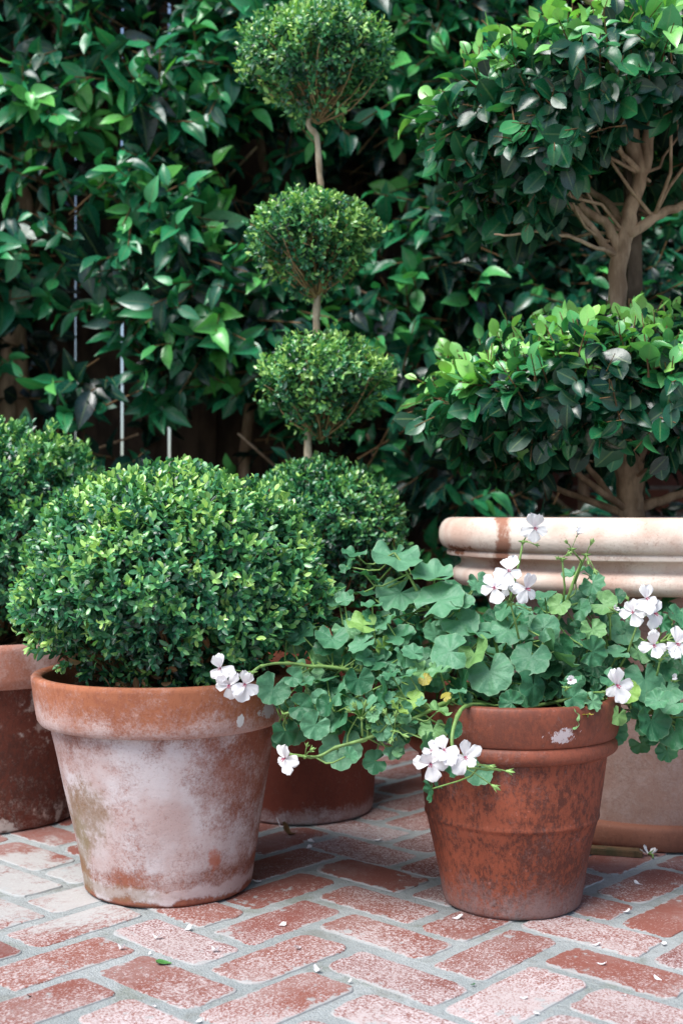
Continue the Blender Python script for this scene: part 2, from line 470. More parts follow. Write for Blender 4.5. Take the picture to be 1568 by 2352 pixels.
# --- the big urn on the right
P5 = Vector((.601, 2.384, 0.0))
def cov5(s, v, p):
    return s.math('ADD', s.math('MULTIPLY', s.math('SUBTRACT', s.noise(v, 6, 3), .5), 1.3), .88)
M_P5R = terracotta('cream_terracotta', (.50, .27, .19), (.34, .17, .11), (.80, .70, .61), cov5, mottle=.22, rough=.72,
                   stain=[(-.318, .555, .0115, .16, (.30, .125, .075), .92), (-.386, .533, .030, .009, (.28, .11, .06), 1.0, 1)])
def cov5b(s, v, p):
    return s.math('ADD', s.math('MULTIPLY', s.math('SUBTRACT', s.noise(v, 6, 3), .5), 1.2), .45)
M_P5 = terracotta('greyed_pink_terracotta', (.36, .225, .18), (.24, .145, .12), (.46, .37, .34), cov5b, mottle=.5, rough=.85, speck=.15)
M_P5F = terracotta('brown_foot', (.24, .10, .065), (.13, .055, .04), (.40, .24, .18), cov2r, mottle=.4, rough=.7)
foot = smooth_profile([(.224, .0), (.234, .003), (.239, .015), (.2395, .033), (.236, .043), (.226, .047)], 5) + [(.21, .047)]
body = smooth_profile([(.222, .040), (.2245, .06), (.234, .14), (.252, .24), (.278, .34), (.305, .41), (.318, .445), (.322, .462)], 5) + [(.30, .50), (.26, .30), (.20, .06), (.0, .06)]
neck = smooth_profile([(.318, .462), (.345, .4600), (.368, .463), (.3795, .472), (.3830, .484), (.3790, .494), (.3700, .500), (.3660, .505), (.3660, .512), (.3720, .5175), (.385, .5205)], 5) + [(.36, .522), (.32, .5), (.30, .47)]
rim = smooth_profile([(.372, .5205), (.3905, .5205), (.3935, .5235), (.3935, .5285), (.3905, .5315)], 4) + smooth_profile([(.3935, .5325), (.4020, .538), (.4085, .551), (.4095, .566), (.4050, .581), (.3960, .5905), (.3850, .5935)], 6) + [(.378, .592), (.372, .585), (.350, .53), (.34, .50)]
pot_thing('terracotta_urn', P5, 'huge cream terracotta urn with rolled rim and brown repair streak, behind the geranium',
          [('foot_ring', foot, M_P5F, None), ('urn_body', body, M_P5, None), ('neck', neck, M_P5R, None), ('rim', rim, M_P5R, 'thick cream roll with a brown streak and a chipped edge')], (.372, .555), seed=17)

# ------------------------------------------------------------------ boxwood
BOXT = [leaf_template(.46, 0, .14, .10, 5, 0, .52, .62), leaf_template(.42, 0, .20, .25, 5, 0, .52, .62), leaf_template(.50, 0, .10, -.14, 5, 0, .54, .58), leaf_template(.45, 0, .26, .42, 5, 0, .52, .62)]
def shell_points(n, axes_up, axes_dn, thick=.22, density=None, bump=.07, seed=0, taper=0.0):
    """points and outward directions in the outer shell of a flattened, lumpy ball"""
    d = norm(RNG.normal(0, 1, (n * 2, 3)))
    if density is not None:
        d = d[RNG.random(len(d)) < density(d)]
    d = d[:n]
    lump = np.array([mnoise.fractal(Vector((x * 2.1 + seed, y * 2.1, z * 2.1)), 1.0, 2.0, 3) for x, y, z in d])
    r = (1 + bump * lump) * (1 - thick * RNG.random(len(d)) ** 1.6)
    ax = np.where(d[:, 2:3] > 0, np.array([axes_up]), np.array([axes_dn]))
    pos = d * ax * r[:, None]
    if taper: pos[:, :2] *= (1 + taper * np.minimum(d[:, 2:3], 0))
    out = norm(d / ax)
    return pos, out, r
def boxwood(name, root, center, up, dn, n, lsize=.019, seed=0, density=None, tint0=.48, pairs=4, thick=.25, bump=.07, offset=(0, 0, 0), tiplight=.50, upbias=.55, core=None, taper=0.0):
    L = Leaves(BOXT)
    c = np.array(center)
    pos, out, r = shell_points(n, up, dn, thick, density, bump, seed, taper)
    dirs = out + RNG.normal(0, .38, out.shape) + np.array([0, 0, upbias])
    ln = RNG.uniform(.028, .046, len(pos))
    patch = np.array([mnoise.noise(Vector((p[0] * 9 + seed, p[1] * 9, p[2] * 9))) for p in pos])
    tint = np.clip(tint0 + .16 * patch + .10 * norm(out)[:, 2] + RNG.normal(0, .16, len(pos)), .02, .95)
    sprigs(L, pos + c - norm(dirs) * (ln * .7)[:, None], dirs, ln, pairs, np.full(len(pos), lsize), tint, 62, 28, True, 0, tiplight)
    # inner leaves with shade put into their tint keep the crown from being hollow
    m = n // 2
    if core: m = core
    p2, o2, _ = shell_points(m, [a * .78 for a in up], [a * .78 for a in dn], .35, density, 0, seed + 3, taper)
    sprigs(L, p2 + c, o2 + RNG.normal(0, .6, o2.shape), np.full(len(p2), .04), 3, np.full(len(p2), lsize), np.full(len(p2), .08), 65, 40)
    o = L.build(name, M_BOX, root, offset)
    return pos + c, out, dirs
def branches(mb, start, targets, r0=.004, wander=.02, sides=5, seg=5, r1=.0012):
    s = Vector(start)
    for t in targets:
        t = Vector(t)
        w = Vector(RNG.normal(0, wander, 3))
        pts = []
        for i in range(seg + 1):
            f = i / seg
            p = s.lerp(t, f) + w * math.sin(f * math.pi) + Vector((0, 0, -.0)) 
            if 0 < i < seg: p += Vector(RNG.normal(0, wander * .18, 3))
            pts.append(p)
        mb.tube(pts, [r0 + (r1 - r0) * i / seg for i in range(seg + 1)], sides, float(RNG.random()))
def dry_scatter(n, center, rx, ry, z0, z1, root, name='dry_leaf', offset=(0, 0, 0), size=.019, flat=False):
    L = Leaves(BOXT)
    a = RNG.uniform(0, 6.28, n); rr = np.sqrt(RNG.random(n))
    pos = np.stack([center[0] + rx * rr * np.cos(a), center[1] + ry * rr * np.sin(a), RNG.uniform(z0, z1, n)], 1)
    ax = RNG.normal(0, 1, (n, 3)); nr = RNG.normal(0, 1, (n, 3)); 
    if flat: ax[:, 2] *= .2; nr = np.array([[0, 0, 1.]]) + RNG.normal(0, .3, (n, 3))
    L.add(pos, ax, nr, RNG.uniform(.7, 1.2, n) * size, RNG.random(n))
    return L.build(name, M_BOX_DRY, root, offset)

# big boxwood, front left
c1 = Vector((-.273, 1.985, .485))
g = empty('boxwood_shrub', (P1.x - .014, P1.y, .312), 'big rounded boxwood shrub growing in the white bloomed front pot', 'shrub')
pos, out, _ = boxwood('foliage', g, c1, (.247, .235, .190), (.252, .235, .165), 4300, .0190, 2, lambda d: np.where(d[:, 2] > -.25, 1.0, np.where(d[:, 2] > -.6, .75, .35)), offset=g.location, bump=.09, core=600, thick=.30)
mb = MB()
for k in range(7):
    a = k * .9
    b0 = Vector((P1.x - .014 + .03 * math.cos(a), P1.y + .03 * math.sin(a), .305))
    branches(mb, b0, [Vector(p) for p in pos[RNG.integers(0, len(pos), 26)]], .0042, .022)
mb.build('branch', M_TWIG, g, offset=g.location)
o = dry_scatter(260, (c1.x, c1.y), .17, .17, .325, .40, g, 'dry_foliage', g.location)
o['label'] = 'dead brown leaves under the crown'

# far left boxwood
c3 = Vector((-.695, 2.45, .545))
g = empty('boxwood_shrub', (P3.x, P3.y, .325), 'rounded boxwood shrub in the dark crusted pot, cut off by the left photo edge', 'shrub')
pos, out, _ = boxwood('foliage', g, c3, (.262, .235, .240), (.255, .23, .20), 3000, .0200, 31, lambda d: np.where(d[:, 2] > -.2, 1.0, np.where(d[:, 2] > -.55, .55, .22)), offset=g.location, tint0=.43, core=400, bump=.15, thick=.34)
mb = MB()
for k in range(6):
    a = k * 1.05
    branches(mb, Vector((P3.x + .03 * math.cos(a), P3.y + .03 * math.sin(a), .32)), [Vector(p) for p in pos[RNG.integers(0, len(pos), 24)]], .0045, .025)
mb.build('branch', M_TWIG, g, offset=g.location)

# three tiered topiary
TY = 2.49
g = empty('topiary_tree', (-.072, TY, .365), 'slender boxwood topiary with three clipped balls on a pale stem above a mound', 'topiary')
balls = [((722, 136), .154, .107, .134, 1550, 41), ((718, 552), .134, .094, .122, 1180, 42), ((742, 880), .131, .096, .120, 1180, 43)]
trunk_px = [(705, 1500), (712, 1300), (709, 1090), (706, 1010), (722, 860), (726, 760), (727, 690), (736, 620), (738, 520), (737, 440), (734, 380), (727, 310), (708, 285), (715, 255), (726, 200), (728, 150)]
mb = MB()
tp = [at(x, y, TY) for x, y in trunk_px]
fine = []
for i in range(len(tp) - 1):
    for k in range(3):
        fine.append(tp[i].lerp(tp[i + 1], k / 3) + Vector(RNG.normal(0, .0007, 3)))
fine.append(tp[-1])
rad = [(.0092 - .0040 * i / len(fine)) * (1.0 + .10 * math.sin(i * 1.9)) for i in range(len(fine))]
mb.tube(fine, rad, 9)
mb.build('trunk', M_BARK_LIGHT, g, offset=g.location)
dens = lambda d: np.where(d[:, 2] > .1, 1.0, np.clip(.78 + d[:, 2] * .70, .24, 1))
for (px, py), a, bu, bd, n, sd in balls:
    c = at(px, py, TY)
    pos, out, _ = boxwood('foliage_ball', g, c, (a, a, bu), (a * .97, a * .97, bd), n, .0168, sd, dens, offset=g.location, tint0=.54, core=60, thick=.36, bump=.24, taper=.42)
    low = at(px + (734 - px) * .6, py, TY) - Vector((0, 0, bd * .98))
    mb = MB()
    tg = pos[np.argsort(RNG.random(len(pos)))[:95]]
    branches(mb, low, [Vector(p) for p in tg[:60]], .0023, .010, r1=.0009)
    branches(mb, low + Vector((0, 0, .05)), [Vector(p) for p in tg[60:]], .0021, .010, r1=.0009)
    mb.build('branch', M_TAN, g, offset=g.location)
cm = Vector((-.040, TY, .555))
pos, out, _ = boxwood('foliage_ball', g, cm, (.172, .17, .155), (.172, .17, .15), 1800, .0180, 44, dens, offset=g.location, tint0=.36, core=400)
mb = MB()
branches(mb, Vector((-.06, TY, .37)), [Vector(p) for p in pos[RNG.integers(0, len(pos), 110)]], .004, .03)
mb.build('branch', M_TWIG, g, offset=g.location)

# ------------------------------------------------------------------ ground: mortar sheet and herringbone bricks
def mortar_material():
    s = NT('mortar'); v = s.coord('Object')
    n1 = s.noise(v, 5, 4); n2 = s.noise(v, 60, 5, .7); n3 = s.noise(v, 400, 3)
    c = s.mix(s.ramp(n1, .3, .7), (.285, .315, .315), (.375, .40, .40))
    c = s.mix(s.ramp(n2, .48, .72, 0, .6), c, (.235, .245, .235))
    c = s.mix(s.ramp(n3, .58, .70, 0, .6), c, (.15, .145, .13))
    c = s.mix(s.ramp(s.noise(v, 230, 3, .7), .60, .70, 0, .5), c, (.50, .51, .50))
    c = s.mix(s.ramp(s.noise(v, 9, 4), .56, .70, 0, .45), c, (.16, .155, .12))
    c = s.mix(s.ramp(s.noise(s.mapping(v, (1, 1, 1), (7, 3, 0)), 6, 5, .65), .55, .68, 0, .45), c, (.12, .14, .075))
    return s.done(s.principled(c, .92, .2, s.bump(s.math('ADD', s.math('MULTIPLY', n2, 1.5), n3), .7, .006)))
def brick_material():
    s = NT('old_red_brick'); t = s.attr(); uv = s.coord('UV'); v = s.coord('Object')
    u = s.combine(s.xyz(uv)[0], s.math('MULTIPLY', s.xyz(uv)[1], 1.0), s.math('MULTIPLY', t, 37.0))
    tone = s.noise(s.combine(s.math('MULTIPLY', t, 91.0), 0.0, 0.0), 3.0, 1)
    col = crange(s, tone, [(.22, (.105, .044, .040)), (.40, (.165, .056, .046)), (.56, (.230, .086, .064)), (.66, (.190, .060, .047)), (.80, (.145, .072, .074))])
    streak = s.noise(s.mapping(u, (80, 105, 1)), 1.0, 6, .74, .5)
    flecks = s.noise(s.mapping(u, (290, 330, 1)), 1.0, 3, .70, .3)
    blot = s.noise(u, 16, 3)
    amt = s.math('ADD', s.math('MULTIPLY', s.math('SUBTRACT', s.noise(s.combine(s.math('MULTIPLY', t, 53.0), 4.0, 0.0), 4.0, 1), .5), .95),
                 s.math('MULTIPLY', s.math('SUBTRACT', blot, .5), .45))
    # worn, limey patch towards the viewer; thinner lime further back paints shade between pots
    wear = s.noise(v, 1.4, 2)
    amt = s.math('ADD', amt, s.ramp(wear, .35, .65, -.10, .12))
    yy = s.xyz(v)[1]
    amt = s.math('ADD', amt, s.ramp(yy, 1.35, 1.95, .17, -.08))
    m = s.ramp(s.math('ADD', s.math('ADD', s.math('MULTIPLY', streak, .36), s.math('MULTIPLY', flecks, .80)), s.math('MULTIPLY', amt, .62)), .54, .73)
    col = s.mix(s.ramp(flecks, .55, .3, 0, .35), col, (.15, .04, .03))
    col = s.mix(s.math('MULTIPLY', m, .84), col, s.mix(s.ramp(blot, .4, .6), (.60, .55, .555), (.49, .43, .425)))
    # mortar smeared over some bricks at the left
    film = s.noise(s.mapping(v, (1, 1, 1), (3.1, 0, 0)), 4.5, 5, .6, .6)
    xx = s.xyz(v)[0]
    left = s.math('MULTIPLY', s.ramp(xx, -.42, -.16, .34, 0), s.ramp(s.math('ABSOLUTE', s.math('SUBTRACT', yy, 1.95)), .12, .34, 1, 0))
    fm = s.ramp(s.math('ADD', s.math('ADD', film, left), s.math('MULTIPLY', s.math('SUBTRACT', streak, .5), .45)), .66, .84)
    col = s.mix(s.math('MULTIPLY', fm, .85), col, (.39, .40, .39))
    ed = s.attr('edge')
    em = s.ramp(s.math('ADD', ed, s.math('MULTIPLY', s.math('SUBTRACT', s.math('ADD', s.noise(v, 70, 5, .65), s.noise(v, 14, 3)), 1.0), 3.2)), .50, .85)
    col = s.mix(s.math('MULTIPLY', em, .8), col, (.34, .365, .365))
    dust = s.math('ADD', s.noise(v, 6, 5, .65), s.math('MULTIPLY', s.math('SUBTRACT', s.noise(v, 120, 3, .7), .5), .35))
    col = s.mix(s.ramp(dust, .42, .70, 0, .24), col, (.40, .365, .355))
    dirt = s.ramp(s.noise(v, 240, 2), .70, .74, 0, .7)
    col = s.mix(dirt, col, (.10, .07, .06))
    h = s.math('ADD', s.math('MULTIPLY', flecks, .6), s.math('MULTIPLY', streak, .4))
    return s.done(s.principled(col, .85, .25, s.bump(h, .30, .003)))
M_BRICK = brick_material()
gm = MB()
gm.add([(-60, -40, -.0020), (60, -40, -.0020), (60, 80, -.0020), (-60, 80, -.0020)], [(0, 1, 2, 3)])
tag(gm.build('ground', mortar_material(), smooth=False), kind='structure')

TH, PW, OX, OY, GAP = -.7346, .1050, -.0591, 1.9112, .0880
ex = Vector((math.cos(TH), math.sin(TH))); ey = Vector((-math.sin(TH), math.cos(TH)))
def brick(mb, x0, y0, lx, ly):
    """one rounded, slightly worn brick in grid units"""
    g = GAP
    hw, hl = (lx / 2 - g) * PW, (ly / 2 - g) * PW
    cx, cy = (x0 + lx / 2), (y0 + ly / 2)
    long_x = lx > ly
    rnd = random.random()
    rad = random.uniform(.012, .021)
    ang0 = random.gauss(0, .016)
    hw += random.gauss(0, .0018); hl += random.gauss(0, .0018)
    sx, sy = random.gauss(0, .0015), random.gauss(0, .0015)
    pts = []
    for (qx, qy, a0) in ((1, 1, 0), (-1, 1, 90), (-1, -1, 180), (1, -1, 270)):
        rc = rad * random.uniform(.6, 1.35)
        for k in range(5):
            a = R(a0 + 22.5 * k)
            pts.append(Vector((qx * (hw - rc) + rc * math.cos(a), qy * (hl - rc) + rc * math.sin(a))))
        nx = {0: (-1, 1), 90: (-1, -1), 180: (1, -1), 270: (1, 1)}[a0]
        p0 = pts[-1]
        rc2 = rad
        tgt = Vector((nx[0] * (hw - rc2), nx[1] * hl)) if a0 in (0, 180) else Vector((nx[0] * hw, nx[1] * (hl - rc2)))
        m = 14 if ((a0 in (0, 180)) == long_x) else 6
        for k in range(1, m):
            pts.append(p0.lerp(tgt, k / m))
    n = len(pts)
    out = []
    sd = random.uniform(0, 100)
    for p in pts:
        w = 1 + .034 * mnoise.noise(Vector((p.x * 38 + sd, p.y * 38, 0))) + .022 * mnoise.noise(Vector((p.x * 130 + sd, p.y * 130, 3)))
        p = p * w
        p = Vector((p.x * math.cos(ang0) - p.y * math.sin(ang0) + sx, p.x * math.sin(ang0) + p.y * math.cos(ang0) + sy))
        out.append(p)
    ztop = random.uniform(-.0010, .0010)
    tx, ty = random.gauss(0, .005), random.gauss(0, .005)
    V, uv = [], []
    for sc, dz in ((1.0, -.012), (1.0, -.0016), (.985, -.0005), (.955, -.0001), (.90, 0), (.80, 0)):
        for p in out:
            q = p * sc if sc == 1 else Vector((p.x - math.copysign(min(abs(p.x), hw * (1 - sc) * (hl / hw if hw > hl else 1)), p.x), p.y - math.copysign(min(abs(p.y), hl * (1 - sc) * (hw / hl if hl > hw else 1)), p.y)))
            gx = OX + PW * (cx * ex.x + cy * ey.x) + q.x * ex.x + q.y * ey.x
            gy = OY + PW * (cx * ex.y + cy * ey.y) + q.x * ex.y + q.y * ey.y
            V.append((gx, gy, min(ztop + dz + q.x * tx + q.y * ty, .0012) if dz > -.01 else -.012))
            uv.append((q.x, q.y) if long_x else (q.y, q.x))
            ED.append({1.0: 1.0, .985: .8, .955: .5, .90: .22, .80: 0.0}[sc])
    Fc = []
    for i in range(5):
        for k in range(n):
            k2 = (k + 1) % n
            Fc.append((i * n + k, i * n + k2, (i + 1) * n + k2, (i + 1) * n + k))
    Fc.append(tuple(5 * n + k for k in range(n)))
    mb.add(V, Fc, uv, rnd)
bm_ = MB(); ED = []
for x in range(-40, 46):
    for y in range(-46, 46):
        wx = OX + PW * (x * ex.x + y * ey.x); wy = OY + PW * (x * ex.y + y * ey.y)
        if not (-1.9 < wx < 2.1 and .55 < wy < 3.72): continue
        s4 = (x + y) % 4
        if s4 == 0: brick(bm_, x, y, 2, 1)
        elif s4 == 2: brick(bm_, x, y, 1, 2)
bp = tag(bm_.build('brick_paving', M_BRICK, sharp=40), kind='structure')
ae = bp.data.attributes.new('edge', 'FLOAT', 'POINT'); ae.data.foreach_set('value', np.array(ED, dtype=np.float32))

# ------------------------------------------------------------------ fence and brick wall behind
FY = 3.55
mb = MB(); posts = MB()
x = -.777 - .0055
pitch = .1375
xs = [(-.777 + k * pitch) for k in range(0, 3)]
xs0 = [-.777 - k * pitch for k in range(12, 0, -1)]      # gaps between boards
edges = [(x_ - (.004 if k_ else 0), x_ + pitch + (.004 if k_ < 11 else -.0045)) for k_, x_ in enumerate(xs0)]
for i in range(len(xs) - 1):
    edges.append((xs[i] + .0045, xs[i + 1] - .0045))
edges.append((xs[-1] + .0045, xs[-1] + .1375))
xx = xs[-1] + .1335
while xx < .44:
    edges.append((xx, xx + .1455)); xx += .1375
g = empty('wooden_fence', (-.6, FY, 0), 'dark vertical board fence with bright slits, behind the hedge on the left', 'fence')
for i_, (a, b) in enumerate(edges):
    yo = .0175 * (i_ % 2) if not (xs[0] - .02 < a < xs[-1] + .02) else 0
    mb.box(a, b, FY + yo, FY + yo + .016, .03, 2.75, random.random())
mb.build('board_panel', M_WOOD, g, smooth=False, offset=g.location)
for z in (.35, 1.35, 2.45):
    mb = MB(); mb.box(-2.45, .44, FY + .036, FY + .075, z, z + .085); mb.build('rail', M_WOOD, g, smooth=False, offset=g.location)

def wall_material():
    s = NT('garden_wall_brick'); v = s.coord('Object'); p = s.xyz(v)
    b = s.new('ShaderNodeTexBrick'); s.put(b.inputs['Vector'], s.combine(p[0], p[2], 0.0))
    b.inputs['Color1'].default_value = (.20, .07, .045, 1); b.inputs['Color2'].default_value = (.13, .055, .045, 1); b.inputs['Mortar'].default_value = (.20, .18, .16, 1)
    b.inputs['Scale'].default_value = 1.0; b.inputs['Mortar Size'].default_value = .006; b.inputs['Brick Width'].default_value = .21; b.inputs['Row Height'].default_value = .075
    n = s.noise(v, 40, 5)
    c = s.mix(s.ramp(n, .4, .7, 0, .5), b.outputs['Color'], (.09, .05, .04))
    return s.done(s.principled(c, .9, .2, s.bump(s.math('SUBTRACT', n, b.outputs['Fac']), .6, .006)))
mb = MB(); mb.box(.46, 2.6, FY - .05, FY + .18, -.004, 2.75)
mb.box(.45, 2.61, FY - .065, FY + .195, 2.753, 2.80)
o = mb.build('brick_wall', wall_material(), smooth=False)
tag(o, 'dark red brick garden wall, glimpsed between the leaves behind the standard tree on the right', 'wall')

# ------------------------------------------------------------------ hedge
HEDT = [leaf_template(.47, .48, .16, .12, 7, .10, .44), leaf_template(.47, .52, .26, .28, 7, .14, .44), leaf_template(.48, .45, .08, -.10, 7, .12, .46), leaf_template(.50, .5, .34, .36, 7, .08, .44), leaf_template(.38, .6, .30, .1, 7, .15, .42)]
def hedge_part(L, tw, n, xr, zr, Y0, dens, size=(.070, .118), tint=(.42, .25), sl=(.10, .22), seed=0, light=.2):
    X = RNG.uniform(*xr, n * 4); Z = RNG.uniform(*zr, n * 4)
    D = np.array([mnoise.fractal(Vector((x * 3.2 + seed, z * 3.2, 1.7)), 1.0, 2.0, 3) for x, z in zip(X, Z)])
    keep = RNG.random(n * 4) < np.clip(dens(X, Z) * (.62 + 2.0 * D), .02, 1)
    X, Z, D = X[keep][:n], Z[keep][:n], D[keep][:n]
    m = len(X)
    Y = Y0(X, Z) - .16 * D + RNG.uniform(-.02, .20, m)
    o = np.stack([X, Y, Z], 1)
    d = np.stack([RNG.normal(0, .75, m), -np.abs(RNG.normal(.75, .35, m)), RNG.normal(.05, .55, m)], 1)
    ln = RNG.uniform(*sl, m)
    patch = np.array([mnoise.noise(Vector((x * 4 + 9, z * 4, 5))) for x, z in zip(X, Z)])
    tt = np.clip(tint[0] + .22 * patch + RNG.normal(0, tint[1], m), .0, .92)
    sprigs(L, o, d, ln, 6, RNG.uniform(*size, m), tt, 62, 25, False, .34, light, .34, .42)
    dn = norm(d)
    for i in range(m):
        tw.tube([o[i] - dn[i] * .04, o[i] + dn[i] * ln[i] * .5, o[i] + dn[i] * ln[i]], [.003, .0024, .0013], 4, float(RNG.random()), False)
g = empty('hedge', (0, 3.3, 0), 'tall dark ficus hedge with pointed glossy leaves, filling the whole background', 'hedge')
L = Leaves(HEDT); tw = MB()
def slits(d, px, py):
    for sx, lo, hi in ((157, 180, 930), (268, 170, 1040), (377, 900, 1060)):
        d = np.where((np.abs(px - sx) < 46) & (py > lo) & (py < hi), d * .05, d)
    return d
def dens_left(X, Z):
    px = CX + X / 3.15 * F; py = YH - (Z - EYE) / 3.15 * F
    d = np.ones_like(X)
    d = np.where((px < 110) & (py > 470) & (py < 860), .25, d)
    d = np.where((py > 840) & (px > 230), .62, d)
    d = np.where((py > 960), .28, d)
    d = np.where((px > 850) & (py > 300), .6, d)
    d = np.where((py > 640) & (px > 860), .28, d)
    return slits(d, px, py)
hedge_part(L, tw, 2900, (-1.85, .35), (.25, 2.65), lambda X, Z: 3.14 + .05 * X, dens_left, seed=3)
def dens_right(X, Z):
    return np.where(Z < .75, .35, .72)
hedge_part(L, tw, 1150, (.25, 1.75), (.30, 2.65), lambda X, Z: 3.28 + 0 * X, dens_right, tint=(.20, .18), seed=21, light=.1)  # darker tint paints the shade behind the standard tree
# the inner layer, depth shade put into its near-black tint
def dens_in(X, Z):
    px = CX + X / 3.4 * F; py = YH - (Z - EYE) / 3.4 * F
    return slits(np.where(Z < .85, .3, .8), px, py)
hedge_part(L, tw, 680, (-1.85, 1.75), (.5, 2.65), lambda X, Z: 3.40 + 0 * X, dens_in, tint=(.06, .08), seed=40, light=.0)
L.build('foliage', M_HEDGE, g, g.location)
tw.build('branch', M_TWIG, g, offset=g.location)
for px, wob in ((62, 0), (20, 1), (560, 2), (905, 3), (985, 4), (1290, 5)):
    t = MB(); pts = []
    X = (px - CX) / F * 3.4
    for i in range(15):
        z = i * .19
        pts.append(Vector((X + .035 * math.sin(i * .8 + wob) + (.03 if wob else 0), 3.42 + .02 * math.sin(i * .6 + wob * 2), z)))
    r0 = .034 if wob < 2 else .018
    t.tube(pts, [r0 * (1 - .03 * i) for i in range(15)], 9)
    for k in range(5):
        b = pts[3 + k * 2]
        t.tube([b, b + Vector((RNG.normal(0, .12), -.10, .13)), b + Vector((RNG.normal(0, .25), -.22, .24))], [.008, .006, .003], 6)
    t.build('trunk', M_TRUNK, g, offset=g.location)

# ------------------------------------------------------------------ two tiered standard tree in the urn
FY5 = 2.36
FICT = [leaf_template(.62, .22, .14, .14, 7, .07, .52, .62), leaf_template(.58, .24, .26, .30, 7, .09, .5, .62), leaf_template(.66, .18, .08, -.12, 7, .07, .52, .6), leaf_template(.60, .24, .34, .45, 7, .05, .5, .62)]
g = empty('standard_tree', (.56, FY5, .555), 'two tiered clipped tree with broad glossy leaves growing in the cream urn', 'tree')
def tier(cx, cz, a, up, dn, n, seed, skirt, name):
    """an umbrella of leaves: new shoots above tinted as if top-lit, big hanging edge leaves tinted as shaded; skirt(x) = how low it hangs"""
    L = Leaves(FICT); tw = MB()
    c = np.array([cx, FY5, cz])
    pos, out, r = shell_points(n, (a, a, up), (a * .98, a * .98, dn), .30, None, .14, seed)
    rr = np.hypot(pos[:, 0], pos[:, 1]) / a
    keep = (pos[:, 2] > 0) | ((pos[:, 2] > -skirt(pos[:, 0])) & (rr > .55))
    pos, out = pos[keep], out[keep]
    d = norm(out + RNG.normal(0, .45, out.shape) + np.array([0, 0, .30]))
    top = np.clip(out[:, 2] * .8 + .2, 0, 1)
    ln = RNG.uniform(.04, .085, len(pos))
    tint = np.clip(.36 + .56 * top * RNG.random(len(pos)) + RNG.normal(0, .12, len(pos)), 0, .95)  # upward-facing shoots lighter: light from above painted into the tint
    size = np.where(out[:, 2] > .25, RNG.uniform(.038, .056, len(pos)), RNG.uniform(.052, .070, len(pos)))
    P = pos + c
    sel = out[:, 2] > .05
    sprigs(L, P[sel] - d[sel] * .03, d[sel], ln[sel], 5, size[sel], tint[sel], 60, 25, False, .10, .50, .3, .55)
    sel = ~sel
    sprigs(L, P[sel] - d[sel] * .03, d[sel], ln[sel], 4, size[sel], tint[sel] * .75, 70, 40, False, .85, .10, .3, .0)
    # leaves hanging just under the light ones, shade put into their dark tint
    p2, o2, _ = shell_points(n // 2, (a * .86, a * .86, up * .72), (a * .88, a * .88, dn * .8), .30, None, 0, seed + 5)
    rr = np.hypot(p2[:, 0], p2[:, 1]) / a
    k2 = (p2[:, 2] > .02) | ((p2[:, 2] > -skirt(p2[:, 0]) * .8) & (rr > .5))
    p2, o2 = p2[k2], o2[k2]
    m = len(p2)
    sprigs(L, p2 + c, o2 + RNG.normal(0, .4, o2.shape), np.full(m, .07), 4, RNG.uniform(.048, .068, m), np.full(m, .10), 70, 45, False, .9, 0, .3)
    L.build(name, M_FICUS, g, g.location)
    for i in range(len(P)):
        tw.tube([P[i] - d[i] * .04 + np.array([0, 0, -.006]), P[i] - d[i] * .01, P[i] + d[i] * ln[i] * .8], [.0018, .0015, .0008], 4, .5, False)
    tw.build('twig', M_TWIG, g, offset=g.location)
    return P
top_c = (1425 - CX) / F * FY5
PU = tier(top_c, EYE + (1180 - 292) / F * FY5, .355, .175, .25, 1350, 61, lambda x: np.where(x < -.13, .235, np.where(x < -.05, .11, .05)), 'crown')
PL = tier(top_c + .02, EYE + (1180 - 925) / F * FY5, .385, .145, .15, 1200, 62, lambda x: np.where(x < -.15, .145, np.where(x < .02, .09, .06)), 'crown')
mb = MB()
def limb(px, r0, r1, dY=0.0, sides=10):
    pts = []
    n = len(px)
    q = [at(p[0], p[1], FY5 + (p[2] if len(p) > 2 else 0)) for p in px]
    for i in range(n - 1):
        for k in range(4):
            pts.append(q[i].lerp(q[i + 1], k / 4) + Vector(RNG.normal(0, .0014, 3)))
    pts.append(q[-1])
    m = len(pts)
    mb.tube(pts, [r0 + (r1 - r0) * i / (m - 1) for i in range(m)], sides)
limb([(1452, 1215), (1447, 1150), (1436, 1080), (1425, 1000), (1418, 880), (1416, 720), (1420, 600), (1436, 540), (1450, 470), (1478, 380), (1492, 300), (1510, 220)], .026, .010, sides=12)
limb([(1425, 590), (1400, 520), (1340, 480), (1290, 400), (1240, 330)], .012, .004)
limb([(1425, 600), (1385, 560), (1320, 480, -.03), (1240, 440, -.06), (1180, 420, -.08)], .010, .003)
limb([(1436, 540), (1500, 500), (1568, 470), (1640, 430)], .012, .006)
limb([(1436, 530), (1400, 470, .05), (1330, 420, .10), (1290, 330, .14)], .010, .003)
limb([(1420, 590), (1350, 560, -.05), (1290, 540, -.08), (1230, 532, -.10), (1180, 541, -.12), (1135, 538, -.14)], .0045, .0016)
limb([(1470, 400), (1440, 280), (1418, 150), (1405, 40), (1400, -80), (1405, -200)], .016, .013)
limb([(1400, 45), (1375, 20, -.02), (1340, -6, -.05), (1290, -40, -.08)], .008, .005)
limb([(1470, 400), (1420, 340, -.06), (1380, 240, -.10)], .007, .002)
limb([(1492, 300), (1540, 250, .04), (1620, 200, .06)], .007, .002)
limb([(1452, 1160), (1470, 1085), (1455, 1045), (1400, 1010, -.03), (1350, 935, -.06), (1310, 860, -.08)], .013, .004)
limb([(1462, 1060), (1490, 1000), (1485, 930), (1500, 860)], .009, .004)
limb([(1450, 1180), (1380, 1130, -.05), (1320, 1080, -.08), (1250, 1030, -.11), (1210, 960, -.13)], .008, .0022)
